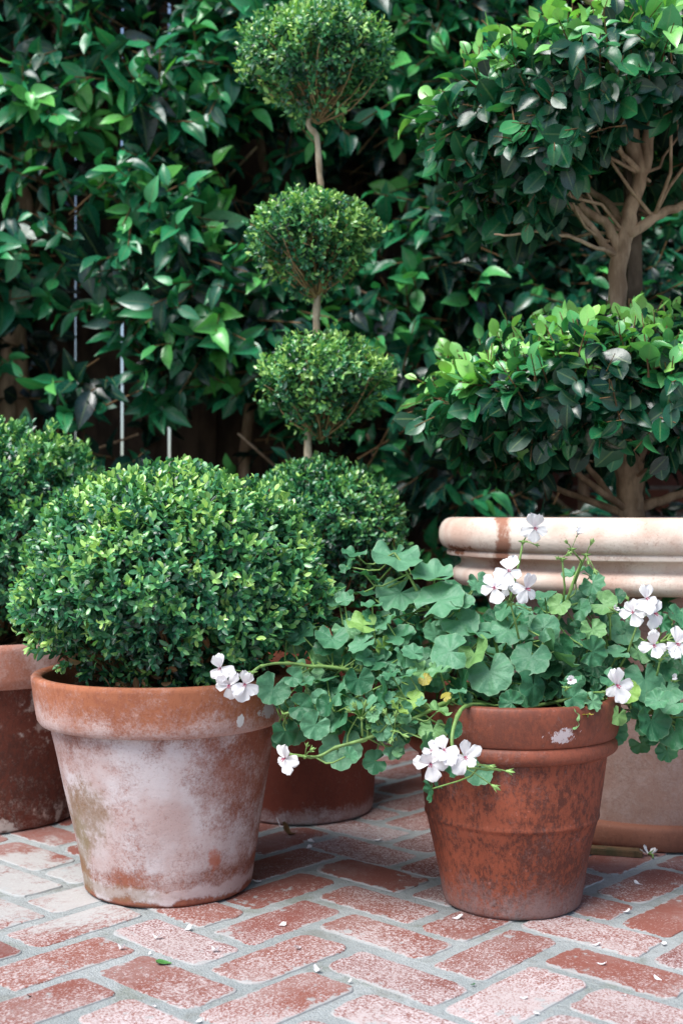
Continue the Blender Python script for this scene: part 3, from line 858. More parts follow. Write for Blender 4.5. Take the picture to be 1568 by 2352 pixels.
limb([(1450, 1185), (1350, 1150, .05), (1250, 1110, .08), (1150, 1070, .10)], .009, .003)
limb([(1460, 1170), (1520, 1150), (1600, 1120), (1680, 1050)], .012, .005)
limb([(1330, 1085, -.07), (1300, 1020, -.07), (1290, 940, -.06)], .005, .002)
limb([(1400, 1140, -.04), (1340, 1060, .02), (1270, 1000, .05), (1190, 950, .06)], .007, .002)
for pset, st in ((PU, [at(1436, 540, FY5), at(1470, 400, FY5), at(1500, 500, FY5)]), (PL, [at(1455, 1100, FY5), at(1425, 1000, FY5), at(1485, 950, FY5)])):
    for s_ in st:
        branches(mb, s_, [Vector(p) for p in pset[RNG.integers(0, len(pset), 5)]], .0038, .04, 6, 6, .0012)
mb.build('trunk', M_TRUNK, g, offset=g.location)
# support stake tied beside the trunk
mb = MB()
q0, q1 = at(1462, 1215, FY5 + .05), at(1440, -330, FY5 + .05)
w = .014
for k in range(1):
    V = []
    for p in (q0, q1):
        V += [p + Vector((-w, -w, 0)), p + Vector((w, -w, 0)), p + Vector((w, w, 0)), p + Vector((-w, w, 0))]
    mb.add(V, [(3, 2, 1, 0), (4, 5, 6, 7), (0, 1, 5, 4), (1, 2, 6, 5), (2, 3, 7, 6), (3, 0, 4, 7)])
o = mb.build('wooden_stake', M_STAKE, smooth=False, offset=q0); o.location = q0
tag(o, 'brown square wooden stake standing upright right behind the trunk of the standard tree', 'stake')

# ------------------------------------------------------------------ ivy geranium
def geranium_leaf(seed, lobes=5):
    """one rounded, lobed, cupped leaf: unit radius, petiole joint at the origin, main axis +Y"""
    rg = random.Random(seed)
    rings, seg = 7, 64
    gapa = R(rg.uniform(14, 24))
    V, uv, T = [(0, 0, 0)], [(0, 0)], []
    ph = rg.uniform(-.15, .15)
    deep = rg.uniform(.05, .12) if seed % 5 < 3 else rg.uniform(.14, .24)
    ruff = rg.uniform(.06, .15)
    cup = rg.uniform(.05, .30) * rg.choice((1, 1, -.7))
    fold = rg.uniform(.0, .55)
    for i in range(1, rings + 1):
        f = i / rings
        for k in range(seg + 1):
            a = gapa + (2 * math.pi - 2 * gapa) * k / seg          # measured from -Y, round through +Y
            th = -math.pi / 2 + a
            b = (a - math.pi) / (math.pi - gapa)                   # -1..1 across the blade
            lob = abs(math.cos(b * lobes * math.pi / 2 + ph))
            rr = 1.0 - deep * (1 - lob ** .6) - .18 * abs(b) ** 3 - .035 * abs(math.sin(k * math.pi / 4.2 + seed)) ** 1.5
            rr *= f
            x, y = rr * math.cos(th), rr * math.sin(th)
            vein = math.cos(b * lobes * math.pi)                   # sink along the main veins
            z = cup * rr * rr - .014 * max(0, vein) ** 6 * f + ruff * f * f * math.sin(b * lobes * math.pi + 1.0 + seed) + .045 * f ** 4 * math.sin(b * 19 + seed * 3) + fold * .35 * abs(x) * f
            z += f * (.07 * math.sin(3.1 * x + seed) * math.sin(2.7 * y + seed * 1.7) + .045 * math.sin(6.3 * x + seed * 2) * math.cos(5.6 * y + seed))
            V.append((x, y, z)); uv.append((b * lobes / 2, f))
    Fc = [(0, 1 + k, 2 + k) for k in range(seg)]
    for i in range(rings - 1):
        for k in range(seg):
            p = 1 + i * (seg + 1) + k
            Fc.append((p, p + seg + 1, p + seg + 2, p + 1))
    return V, uv, Fc
GLEAF = [geranium_leaf(k, 5 if k % 3 else 7) for k in range(14)]
def ger_material():
    s = NT('ivy_geranium_leaf'); t = s.attr(); uv = s.xyz(s.coord('UV'))
    base = crange(s, t, [(0, (.012, .066, .030)), (.4, (.042, .175, .080)), (.75, (.122, .305, .172)), (.93, (.24, .42, .10)), (1, (.36, .31, .06))])
    fr = s.math('ABSOLUTE', s.math('SUBTRACT', s.math('FRACT', s.math('ADD', uv[0], .5)), .5))    # 0 on a main vein
    vein = s.ramp(fr, .0, .035, .40, 0)
    vein = s.math('MULTIPLY', vein, s.ramp(uv[1], .05, .95, 1, .15))
    col = s.mix(vein, base, s.mix(.55, base, (.28, .40, .20)))
    nz = s.noise(s.coord('Object'), 45, 4)
    col = s.mix(s.ramp(nz, .35, .7, 0, .35), col, s.mix(1.0, col, (.66, .74, .74), 'MULTIPLY'))
    edge = s.ramp(uv[1], .93, 1.0, 0, .45)
    col = s.mix(edge, col, s.mix(.5, col, (.30, .38, .22)))
    geo = s.new('ShaderNodeNewGeometry').outputs['Backfacing']
    colb = s.mix(geo, col, s.mix(1.0, col, (1.1, 1.1, .95), 'MULTIPLY'))
    hb = s.math('ADD', s.math('MULTIPLY', s.noise(s.coord('Object'), 95, 4), 1.1), s.math('MULTIPLY', vein, -.5))
    p = s.principled(colb, .48, .4, s.bump(hb, .55, .005))
    tr = s.new('ShaderNodeBsdfTranslucent'); s.put(tr.inputs[0], s.mix(1.0, col, (1.5, 1.6, .6), 'MULTIPLY'))
    mx = s.new('ShaderNodeMixShader'); mx.inputs[0].default_value = .2
    s.t.links.new(p, mx.inputs[1]); s.t.links.new(tr.outputs[0], mx.inputs[2])
    return s.done(mx.outputs[0])
M_GERL = ger_material()

G = empty('ivy_geranium', (P2.x, P2.y, .30), 'trailing ivy geranium with white flowers spilling out of the rust red pot', 'flowering plant')
gl = MB(); gs = MB()
def depth(px, py):
    """the plant's front: a low dome over its pot, trailing to the left"""
    y = 1.90 - .15 * max(0, min(1, (py - 1300) / 330.0))
    if px > 1330: y += .06 * min(1, (px - 1330) / 150.0)
    if px < 800: y += .03
    return y
STEMS = {
 'a': [(1170, 1625, 1.88), (1060, 1560, 1.86), (960, 1550, 1.85), (850, 1545, 1.83), (740, 1530, 1.82), (690, 1528, 1.81), (640, 1522, 1.80), (600, 1528, 1.79), (575, 1545, 1.785)],
 'b': [(1170, 1625, 1.88), (1070, 1500, 1.89), (990, 1410, 1.89), (950, 1345, 1.88), (925, 1300, 1.88), (905, 1270, 1.89)],
 'c': [(1180, 1625, 1.88), (1230, 1510, 1.88), (1290, 1410, 1.88), (1318, 1330, 1.87), (1335, 1285, 1.87)],
 'd': [(1190, 1625, 1.89), (1330, 1550, 1.89), (1440, 1500, 1.92), (1530, 1470, 1.94)],
 'e': [(1190, 1630, 1.88), (1330, 1600, 1.84), (1430, 1610, 1.86), (1510, 1640, 1.90)],
 'f': [(1150, 1625, 1.86), (1050, 1600, 1.79), (950, 1650, 1.75), (860, 1690, 1.75), (780, 1712, 1.76), (735, 1738, 1.76), (700, 1738, 1.76), (665, 1732, 1.76)],
 'g': [(1150, 1625, 1.86), (1060, 1615, 1.74), (1035, 1690, 1.69), (1045, 1760, 1.68), (1110, 1765, 1.68), (1150, 1770, 1.68)],
 'h': [(1170, 1625, 1.88), (1140, 1500, 1.86), (1130, 1440, 1.86)],
 'i': [(1170, 1625, 1.88), (880, 1610, 1.82), (800, 1620, 1.80), (700, 1625, 1.80), (650, 1640, 1.80)],
}
SP = []
for k, st in STEMS.items():
    q = [at(*p) for p in st]
    pts = []
    for i in range(len(q) - 1):
        for j in range(5):
            pts.append(q[i].lerp(q[i + 1], j / 5) + Vector(RNG.normal(0, .0012, 3)))
    pts.append(q[-1])
    # let the polyline bend softly
    for _ in range(3):
        pts = [pts[0]] + [(pts[i - 1] + pts[i] * 2 + pts[i + 1]) / 4 for i in range(1, len(pts) - 1)] + [pts[-1]]
    m = len(pts)
    gs.tube(pts, [.0034 - .0018 * i / m + (.0009 if i % 7 == 0 else 0) for i in range(m)], 7, .5)
    SP += pts[3:]
def put_leaf(px, py, rpx, Y=None, tilt=None, tint=None, spin=None, yaw=None, petiole=True):
    Y = Y if Y is not None else depth(px, py) + RNG.normal(0, .012)
    r = rpx * 1.06 / F * Y
    c = at(px, py, Y)
    tl = R(tilt if tilt is not None else RNG.normal(40, 20))
    yw = R(yaw if yaw is not None else RNG.normal(0, 36))
    n = Vector((math.sin(yw) * math.cos(tl), -math.cos(yw) * math.cos(tl), math.sin(tl))).normalized()
    sp = R(spin if spin is not None else RNG.normal(180, 65))
    upv = (Vector((0, 0, 1)) - n * n.z)
    upv = upv.normalized() if upv.length > .05 else Vector((0, 1, 0))
    rt = upv.cross(n)
    ya = upv * math.cos(sp) + rt * math.sin(sp)
    xa = ya.cross(n)
    V, uv, Fc = random.choice(GLEAF)
    V = np.array(V)
    W = np.array(c) + r * (V[:, :1] * np.array(xa) + V[:, 1:2] * np.array(ya) + V[:, 2:] * np.array(n))
    tt = float(np.clip((tint if tint is not None else RNG.normal(.65, .14)), 0, .94)) if tint != 1.0 else 1.0
    gl.add([tuple(w_) for w_ in W], Fc, uv, tt)
    if petiole:
        b = min(SP, key=lambda s_: (s_ - (c - n * .05)).length + RNG.random() * .02)
        d = b - c
        if d.length > .14: b = c + d * (.14 / d.length)
        mid = c.lerp(b, .5) - n * min(.025, d.length * .3)
        gs.tube([c, c.lerp(mid, .6) - n * .006, mid, b], [.0011, .0013, .0015, .0016], 5, float(RNG.random()), False)
LV = [(814, 1271, 30, 72), (909, 1281, 62, 62), (839, 1321, 34, 66), (999, 1326, 56, 70), (919, 1361, 56, 50), (1004, 1381, 64, 52), (854, 1391, 26), (790, 1381, 24, 55), (1090, 1346, 26),
 (1054, 1426, 46, 45), (1104, 1451, 38), (1169, 1446, 46, 50), (834, 1436, 40, 60), (889, 1431, 32), (794, 1446, 35), (834, 1478, 38), (919, 1461, 38, 55), (879, 1485, 30), (834, 1502, 28), (1034, 1496, 50, 30), (1089, 1501, 48, 40),
 (1124, 1541, 56, 24), (1272, 1496, 60, 36), (1219, 1506, 48), (1224, 1573, 48, 12), (1059, 1581, 58, 14), (1174, 1614, 30, 20), (1359, 1496, 38), (1359, 1446, 32), (1384, 1388, 33), (1359, 1341, 33, 40), (1319, 1316, 30, 62), (1249, 1361, 30), (1284, 1388, 28),
 (1249, 1441, 36), (1479, 1561, 52, 30), (1429, 1446, 40), (1494, 1656, 45, 12), (1549, 1681, 40, 5), (1549, 1416, 36, 40), (1419, 1641, 26, 20), (1359, 1611, 26), (1314, 1601, 32), (1309, 1566, 28), (1299, 1651, 31, 6), (1549, 1616, 36), (1524, 1536, 32), (1464, 1496, 33),
 (697, 1463, 35, 42), (762, 1466, 40, 50), (706, 1544, 38, 30), (628, 1579, 42, 22), (672, 1554, 24), (690, 1622, 33, 8), (656, 1679, 35, 4), (725, 1663, 36, 12), (778, 1591, 38), (750, 1557, 30), (822, 1560, 36, 10), (784, 1644, 46, 35), (834, 1619, 36), (784, 1716, 52, 20), (884, 1672, 33), (903, 1716, 30), (862, 1748, 30, 5),
 (881, 1594, 42, 12), (944, 1607, 30), (925, 1507, 28), (972, 1541, 34), (919, 1457, 34), (884, 1520, 30), (840, 1510, 28), (937, 1647, 26), (1006, 1632, 30), (994, 1675, 34, 30), (978, 1700, 28), (1037, 1670, 26, 8), (778, 1382, 28, 55), (853, 1415, 24), (728, 1507, 26), (897, 1547, 26), (940, 1575, 28), (990, 1812, 30, -5), (1098, 1768, 36, 15), (1040, 1755, 30, 5),
 (1010, 1540, 30), (950, 1500, 30), (1160, 1400, 30, 45), (1060, 1385, 30), (1330, 1400, 30), (1400, 1560, 30), (1440, 1590, 30), (1530, 1580, 30), (1568, 1500, 34), (1600, 1560, 40), (1600, 1450, 36), (1610, 1640, 36), (860, 1640, 30), (745, 1620, 28), (915, 1630, 26), (1000, 1460, 34), (1200, 1400, 26), (1420, 1500, 30), (1510, 1610, 30)]
DARK = {(1224, 1573), (1059, 1581), (1174, 1614), (1494, 1656), (1549, 1681), (690, 1622), (656, 1679), (822, 1560), (881, 1594), (862, 1748), (1037, 1670), (990, 1812), (1040, 1755)}
LIGHT = {(909, 1281), (1004, 1381), (1124, 1541), (1272, 1496), (784, 1716), (919, 1361), (999, 1326)}
for l in LV:
    key = (l[0], l[1])
    tt = .28 if key in DARK else (.74 if key in LIGHT else None)
    if key in {(994, 1675), (1299, 1651), (972, 1541)}: tt = .84
    put_leaf(l[0], l[1], l[2], None, l[3] if len(l) > 3 else None, tt)
for l in LV:                                   # the layers of leaves behind
    for k in range((3 if l[0] > 1250 else 2) if l[1] > 1380 else 1):
        x, y = l[0] + RNG.normal(0, 26), l[1] + RNG.normal(10, 20)
        if y > 1700 and x < 1000: continue
        if y > 1600 and 1060 < x < 1400: continue
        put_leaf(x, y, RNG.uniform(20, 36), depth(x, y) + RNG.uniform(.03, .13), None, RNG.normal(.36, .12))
# young, crowded leaves in the middle left
for k in range(70):
    x, y = RNG.normal(905, 75), RNG.normal(1590, 62)
    put_leaf(x, y, RNG.uniform(12, 24), depth(x, y) + RNG.uniform(-.02, .05), None, RNG.uniform(.55, .88))
for x, y, r_ in ((975, 1560, 17), (1022, 1600, 15), (1000, 1700, 15), (1350, 1640, 14)):
    put_leaf(x, y, r_, depth(x, y) - .005, None, 1.0)
for k in range(46):                            # the trailing side
    x, y = RNG.uniform(650, 900), RNG.uniform(1450, 1700)
    if y > 1640 and x < 690: continue
    put_leaf(x, y, RNG.uniform(18, 33), depth(x, y) + RNG.uniform(-.01, .08), None, RNG.normal(.5, .17))
for k in range(58):                            # low inner leaves, tinted dark for the shaded hollow over the soil
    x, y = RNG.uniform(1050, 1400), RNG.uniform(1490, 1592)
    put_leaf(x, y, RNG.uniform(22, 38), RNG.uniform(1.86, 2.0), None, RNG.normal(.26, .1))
for k in range(26):
    x, y = RNG.uniform(1260, 1580), RNG.uniform(1400, 1560)
    put_leaf(x, y, RNG.uniform(16, 30), RNG.uniform(1.86, 1.98), None, RNG.normal(.45, .15))
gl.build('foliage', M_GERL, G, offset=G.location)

def petal_material():
    s = NT('white_petal'); uv = s.xyz(s.coord('UV')); t = s.attr()
    # tint > .6 marks the two upper petals, which carry magenta feathering
    x = s.math('ABSOLUTE', s.math('SUBTRACT', uv[0], .5))
    fan = s.math('ABSOLUTE', s.math('SINE', s.math('MULTIPLY', uv[0], 15.7)))
    f = s.math('MULTIPLY', s.ramp(fan, .25, .0), s.ramp(uv[1], .2, .62, 1, 0))
    f = s.math('MULTIPLY', f, s.ramp(x, .16, .34, 1, 0))
    f = s.math('MULTIPLY', f, s.ramp(t, .55, .65))
    base = s.ramp(uv[1], .0, .14, .35, 0)
    col = s.mix(s.math('MULTIPLY', f, .85), (.92, .91, .915), (.50, .06, .24))
    col = s.mix(base, col, (.62, .28, .40))
    n = s.noise(s.coord('Object'), 160, 3)
    p = s.principled(col, .6, .25, s.bump(n, .12, .002))
    tr = s.new('ShaderNodeBsdfTranslucent'); s.put(tr.inputs[0], (.86, .82, .85))
    mx = s.new('ShaderNodeMixShader'); mx.inputs[0].default_value = .30
    s.t.links.new(p, mx.inputs[1]); s.t.links.new(tr.outputs[0], mx.inputs[2])
    return s.done(mx.outputs[0])
M_PETAL = petal_material()
M_STAMEN = simple('magenta_stamen', (.42, .04, .12), .5, .3)
def petal(width, curl, seed):
    rg = random.Random(seed)
    V, uv = [], []
    rows, cols = 7, 6
    for i in range(rows + 1):
        t = i / rows
        w = width * (.10 + .90 * math.sin(min(1, t * 1.02) ** 1.15 * math.pi * .5)) * (1 if t < .75 else math.sqrt(max(0.0, 1 - ((t - .75) / .27) ** 2)) * .85 + .15)
        for k in range(cols + 1):
            u = k / cols * 2 - 1
            notch = -.07 * (1 - abs(u)) * (t > .9) - .16 * abs(u) ** 2.2 * t
            z = curl * t * t + .12 * width * u * u * (1 - t) * 2 + .05 * math.sin(u * 5 + seed) * t * t + .05 * math.sin(u * 8 + seed * 2 + t * 5) * t
            V.append((u * w, t + notch, z)); uv.append((.5 + .5 * u, t))
    Fc = []
    for i in range(rows):
        for k in range(cols):
            p = i * (cols + 1) + k
            Fc.append((p, p + 1, p + cols + 2, p + cols + 1))
    return np.array(V), uv, Fc
def frame(n, roll=0.0):
    n = n.normalized()
    up = Vector((0, 0, 1)) - n * n.z
    up = up.normalized() if up.length > .05 else Vector((0, 1, 0))
    rt = up.cross(n)
    return rt * math.cos(roll) + up * math.sin(roll), up * math.cos(roll) - rt * math.sin(roll), n
def add_flower(head, px, py, rpx, Y, nrm, roll=0.0, seed=0, anchor=None, open_=1.0):
    c = at(px, py, Y); r = rpx / F * Y
    xa, ya, n = frame(Vector(nrm), roll)
    pm = MB()
    for k, (ang, wd, ln, up) in enumerate(((24, .36, 1.0, 1), (-24, .36, 1.0, 1), (112, .40, .95, 0), (-112, .40, .95, 0), (180, .46, 1.08, 0))):
        V, uv, Fc = petal(wd, -.12 - random.uniform(-.15, .22), seed * 7 + k)
        a = R(ang + random.gauss(0, 11))
        lean = (.50 if up else .22) * open_ + random.gauss(0, .24) + (1 - open_) * 1.6
        py_ = (ya * math.cos(a) + xa * math.sin(a))
        px_ = (xa * math.cos(a) - ya * math.sin(a))
        d = (py_ * math.cos(lean) + n * math.sin(lean)).normalized()
        nn = px_.cross(d).normalized()
        if nn.dot(n) < 0: nn = -nn
        W = np.array(c) + r * ln * random.uniform(.9, 1.14) * (V[:, :1] * np.array(px_) + V[:, 1:2] * np.array(d) + V[:, 2:] * np.array(nn))
        pm.add([tuple(w_) for w_ in W], Fc, uv, .9 if up else .1)
    fl = pm.build('flower', M_PETAL, head, offset=head.matrix_world.translation if False else HEADPOS[head.name])
    sm = MB()
    for k in range(4):
        a = k * 1.6 + seed
        t = c + n * r * .40 + (xa * math.cos(a) + ya * math.sin(a)) * r * .09 - ya * r * .10
        sm.tube([c, c.lerp(t, .6), t], [r * .016, r * .016, r * .034], 5)
    st = sm.build('stamen', M_STAMEN, head, offset=HEADPOS[head.name])
    cal = MB()
    back = c - n * r * .34
    cal.tube([back, c - n * r * .1, c - n * r * .03], [r * .05, r * .10, r * .07], 6)
    if anchor is not None:
        mid = back.lerp(anchor, .45) - n * r * .25
        cal.tube([back, mid, anchor], [r * .042, r * .038, r * .045], 6)
    cal.build('pedicel', M_GREEN_STEM, head, offset=HEADPOS[head.name])
HEADPOS = {}
def flower_head(name, base, flowers, buds=(), stem=None):
    """a flower stalk with its flowers: base = anchor point of the umbel; stem = list of points down to the plant"""
    b = at(*base)
    mb = MB()
    if stem:
        q = [b] + [at(*p) for p in stem]
        mb.tube(q, [.0014 + .0004 * i for i in range(len(q))], 6)
    mb.tube([b - Vector((0, 0, .003)), b, b + Vector((0, 0, .003))], [.0022, .0032, .0018], 6)
    for k in range(5):                                 # bracts
        a = k * 1.257
        d = Vector((math.cos(a), math.sin(a), .2)) * .008
        mb.tube([b, b + d * .6, b + d], [.0016, .0013, .0003], 4)
    head = mb.build(name, M_GREEN_STEM, G, offset=b)
    head.location = b - G.location
    HEADPOS[head.name] = b
    for i, f in enumerate(flowers):
        px, py, rr, Y, nn, roll = f[:6]
        add_flower(head, px, py, rr, Y, nn, roll, seed=int(px + py), anchor=b, open_=f[6] if len(f) > 6 else 1.0)
    for i, (px, py, rr, Y) in enumerate(buds):
        bm = MB(); c = at(px, py, Y); r = rr / F * Y
        d = (c - b).normalized()
        bm.tube([b, b.lerp(c, .5) + Vector((0, 0, .002)), c - d * r * 1.0], [.0007, .0008, .0009], 5)
        bm.tube([c - d * r * 1.1, c - d * r * .5, c, c + d * r * .8, c + d * r * 1.4], [r * .2, r * .42, r * .45, r * .3, r * .05], 7)
        for k in range(4):
            a = k * 1.57 + i
            xa, ya, n = frame(d)
            e = c + d * r * .9 + (xa * math.cos(a) + ya * math.sin(a)) * r * .95
            bm.tube([c - d * r * .8, c + (xa * math.cos(a) + ya * math.sin(a)) * r * .45, e], [r * .10, r * .2, r * .03], 4)
        bm.build('bud', M_GREEN_BUD, head, offset=b)
    return head
FR = lambda x=0, z=.25: (x, -1, z)
flower_head('flower_head', (1200, 1245, 1.83), [(1226, 1212, 37, 1.80, FR(.1, .1), .12)], [(1232, 1252, 6, 1.81)], [(1192, 1290, 1.84), (1175, 1360, 1.86), (1150, 1450, 1.87)])
flower_head('flower_head', (1172, 1388, 1.78), [(1134, 1349, 40, 1.755, FR(-.15, .2), .1), (1167, 1311, 38, 1.765, FR(.0, .35), -.1), (1206, 1352, 38, 1.76, FR(.55, .2), -.35), (1160, 1345, 30, 1.775, FR(.2, .3), .9)], [(1215, 1400, 6, 1.77)], [(1185, 1440, 1.80), (1198, 1500, 1.84), (1195, 1570, 1.87)])
flower_head('flower_head', (1462, 1435, 1.84), [(1452, 1405, 33, 1.82, FR(-.35, .2), .2), (1482, 1375, 35, 1.82, FR(.1, .35), 0), (1500, 1408, 36, 1.825, FR(.45, .1), -.4)], [(1405, 1400, 8, 1.84), (1440, 1375, 6, 1.84)], [(1440, 1500, 1.87), (1400, 1570, 1.88)])
flower_head('flower_head', (1515, 1515, 1.84), [(1500, 1481, 36, 1.82, FR(-.15, .15), .1), (1551, 1478, 38, 1.82, FR(.25, .2), -.15)], [(1530, 1505, 5, 1.83)], [(1505, 1560, 1.87), (1490, 1620, 1.89)])
flower_head('flower_head', (1392, 1590, 1.76), [(1414, 1572, 40, 1.74, FR(.15, .05), .25)], [], [(1370, 1590, 1.78), (1340, 1592, 1.82)])
flower_head('flower_head', (580, 1545, 1.775), [(507, 1534, 37, 1.75, FR(-.2, .2), .25), (527, 1572, 36, 1.745, FR(-.1, -.05), .1), (562, 1570, 38, 1.75, FR(.15, .1), -.15)], [(560, 1548, 5, 1.765)], [(598, 1530, 1.785)])
flower_head('flower_head', (700, 1738, 1.755), [(657, 1740, 37, 1.735, (-.75, -1, .05), .15)], [(716, 1722, 9, 1.74), (705, 1712, 7, 1.74)], [(735, 1738, 1.76)])
flower_head('flower_head', (1045, 1752, 1.685), [(988, 1752, 42, 1.655, FR(-.1, .05), .05), (1018, 1722, 36, 1.66, FR(.05, .45), .2), (1066, 1738, 40, 1.66, FR(.3, .2), -.6), (992, 1725, 30, 1.668, FR(-.25, .5), -.2)], [(1170, 1772, 9, 1.67), (1137, 1808, 10, 1.665), (1130, 1760, 7, 1.67)], [(1080, 1760, 1.685)])
flower_head('flower_head', (1312, 1262, 1.83), [(1325, 1229, 20, 1.82, (.3, -.6, .8), 0, .45)], [(1300, 1245, 6, 1.82)], [(1335, 1290, 1.86), (1318, 1340, 1.87)])
flower_head('flower_head', (1345, 1275, 1.84), [], [(1358, 1245, 8, 1.83), (1350, 1292, 7, 1.82), (1366, 1312, 8, 1.82)], [(1335, 1295, 1.86), (1318, 1340, 1.87)])
flower_head('flower_head', (1290, 1285, 1.83), [], [(1305, 1272, 8, 1.82), (1280, 1282, 7, 1.82)], [(1296, 1350, 1.85), (1290, 1410, 1.88)])
flower_head('flower_head', (1300, 1580, 1.75), [(1308, 1562, 20, 1.735, FR(0, .3), 0, .3)], [], [(1290, 1600, 1.80)])
flower_head('flower_head', (1400, 1410, 1.86), [(1408, 1396, 18, 1.85, FR(.4, .1), 0, .25)], [], [(1400, 1470, 1.88)])
flower_head('flower_head', (1548, 1565, 1.85), [(1545, 1556, 12, 1.84, FR(0, .3), 0, .3)], [], [(1530, 1600, 1.88)])
flower_head('flower_head', (830, 1650, 1.74), [], [(815, 1622, 10, 1.73), (838, 1618, 10, 1.73), (855, 1628, 9, 1.73), (800, 1632, 8, 1.73)], [(832, 1690, 1.75)])
flower_head('flower_head', (905, 1680, 1.73), [], [(884, 1636, 8, 1.72), (909, 1640, 8, 1.72), (898, 1700, 10, 1.715), (930, 1690, 9, 1.715)], [(910, 1700, 1.74)])
gs.build('stem', M_GREEN_STEM, G, offset=G.location)

# ------------------------------------------------------------------ fallen petals and bits on the bricks
def fallen(name, px, py, size, label, cat, mat, group=None, curl=.25, width=.38, rot=None, tip=0.0, z=.003, lift=0.0):
    V, uv, Fc = petal(width, curl, int(px * 3 + py))
    p = on_ground(px, py, z)
    a = rot if rot is not None else random.uniform(0, 6.28)
    s = size * (.8 if cat == 'petal' else 1) / F * p.y
    V = V - V.mean(0)
    V = V * s
    ca, sa = math.cos(a), math.sin(a)
    W = np.stack([V[:, 0] * ca - V[:, 1] * sa, V[:, 0] * sa + V[:, 1] * ca, V[:, 2]], 1)
    if lift: W[:, 2] += lift * (W[:, 0] * ca * 0 + np.abs(V[:, 1]))
    W[:, 2] -= W[:, 2].min()
    mb = MB(); mb.add([tuple(w_) for w_ in W], Fc, uv, .9 if tip else .1)
    o = mb.build(name, mat)
    o.location = (p.x, p.y, .0005)
    return tag(o, label, cat, group)
GP = 'white petals fallen on the bricks'
PET = [
 (279, 2175, 30, 'flat white petal on the mortar below the white bloomed pot, left of the arched petal'),
 (344, 2186, 13, 'tiny white petal above the green leaf scrap'),
 (360, 2151, 30, 'thin arched white petal on the orange brick below the white bloomed pot'),
 (431, 2131, 28, 'white petal with pink tip on the mortar below the foot of the white bloomed pot'),
 (493, 2180, 30, 'white petal with small tail on the orange brick corner, right of the arched petal'),
 (354, 2307, 22, 'white petal on the mortar joint below the green leaf scrap, near the bottom edge'),
 (456, 2341, 24, 'small white petal at the bottom edge of the photo, left of centre'),
 (591, 2022, 26, 'pinkish white petal right against the right foot of the white bloomed pot'),
 (648, 2121, 28, 'white petal on the lime streaked brick midway between the two front pots'),
 (685, 2175, 36, 'largest flat white petal, with a thin tail, between the two front pots'),
 (730, 2226, 30, 'folded white petal with one pink edge standing up, on the mortar between the front pots'),
 (801, 2251, 18, 'small curved white petal on the mortar right of the folded standing petal'),
 (715, 1930, 28, 'white petal on the mortar in front of the deep red pot, above a mauve one'),
 (709, 1944, 20, 'mauve white petal on the mortar before the deep red pot, below a white one'),
 (869, 1927, 26, 'pale petal on the mortar joint in the shade, left of the rust red pot'),
 (1049, 2106, 34, 'white petal at the left foot of the rust red pot'),
 (1464, 2027, 28, 'white petal on the brick below the foot ring of the cream urn'),
 (1437, 2091, 22, 'pale petal on the limey brick right of the foot of the rust red pot'),
 (1368, 2167, 26, 'white petal with a dark speck on the mortar below the rust red pot'),
 (1380, 2211, 30, 'white petal in the middle of the brick below the speckled petal at right'),
 (1509, 2245, 28, 'pointed white petal on the pale brick near the right edge'),
 (1523, 2164, 22, 'small white petal on the brick end close to the right edge, above the pointed petal'),
 (1432, 2282, 17, 'sliver of white petal on the edge of the lower right brick'),
 (1201, 2288, 26, 'faint white petal in the middle of the bottom brick under the rust red pot'),
 (1231, 2323, 20, 'sliver of white petal at the bottom edge, below the rust red pot'),
]
for px, py, sz, lb in PET:
    fallen('petal', px, py, sz, lb, 'petal', M_PETAL, GP, random.uniform(.1, .45), random.uniform(.26, .42), tip=(1 if 'pink' in lb or 'mauve' in lb else 0), lift=(.9 if 'standing' in lb or 'arched' in lb else .15))
fallen('leaf_scrap', 377, 2208, 40, 'torn green leaf scrap lying on the bricks in front of the white bloomed pot', 'leaf', simple('leaf_scrap', (.07, .22, .05), .45), None, .15, .33, 1.35)
fallen('leaf_scrap', 1085, 2257, 12, 'tiny dark green leaf crumb on the end of a brick below the rust red pot', 'leaf', simple('leaf_crumb', (.04, .13, .05), .5), None, .3, .4)
fallen('leaf_scrap', 1349, 2110, 12, 'tiny yellowish green leaf crumb right of the foot of the rust red pot', 'leaf', simple('leaf_crumb_yellow', (.22, .32, .10), .5), None, .3, .4)
fallen('dry_leaf', 664, 1914, 34, 'curled brown dry leaf on the brick in front of the deep red pot', 'leaf', simple('brown_leaf', (.16, .085, .03), .7), None, .7, .40, 1.2, lift=.5)
fallen('petal', 644, 1897, 26, 'thin hooked white petal leaning on the curled brown dry leaf', 'petal', M_PETAL, GP, .9, .16, 1.4, lift=.9)
fallen('leaf_crumb', 69, 2285, 13, 'small black crumb on the whitish brick in the lower left corner', 'debris', simple('black_crumb', (.04, .03, .03), .8), None, .6, .4)
# a whole flower dropped by the urn
fp = on_ground(1488, 1966, 0)
G2 = empty('fallen_flower', fp, 'wilted white and mauve flower with green stalk, fallen beside the foot of the cream urn', 'flower')
pm = MB()
for k, a in enumerate((-.3, .6, 2.5, 3.3)):
    V, uv, Fc = petal(.36, .3, k + 50)
    V = V * .018
    d = Vector((math.cos(a), math.sin(a) * .7, .25 + (.7 if k == 2 else 0))).normalized(); x_ = Vector((-math.sin(a), math.cos(a), 0)); n_ = x_.cross(d)
    if n_.z < 0: n_ = -n_
    W = V[:, :1] * np.array(x_) + V[:, 1:2] * np.array(d) + V[:, 2:] * np.array(n_) + np.array((0, 0, .003))
    pm.add([tuple(w_) for w_ in W], Fc, uv, .9)
pm.build('petals', M_PETAL, G2)
mb = MB(); mb.tube([(0, 0, .004), (.004, -.012, .006), (.002, -.022, .003)], [.0022, .0018, .0016], 6); mb.tube([(0, 0, .004), (.010, .004, .010)], [.002, .0006], 5)
mb.build('stalk', M_GREEN_STEM, G2)
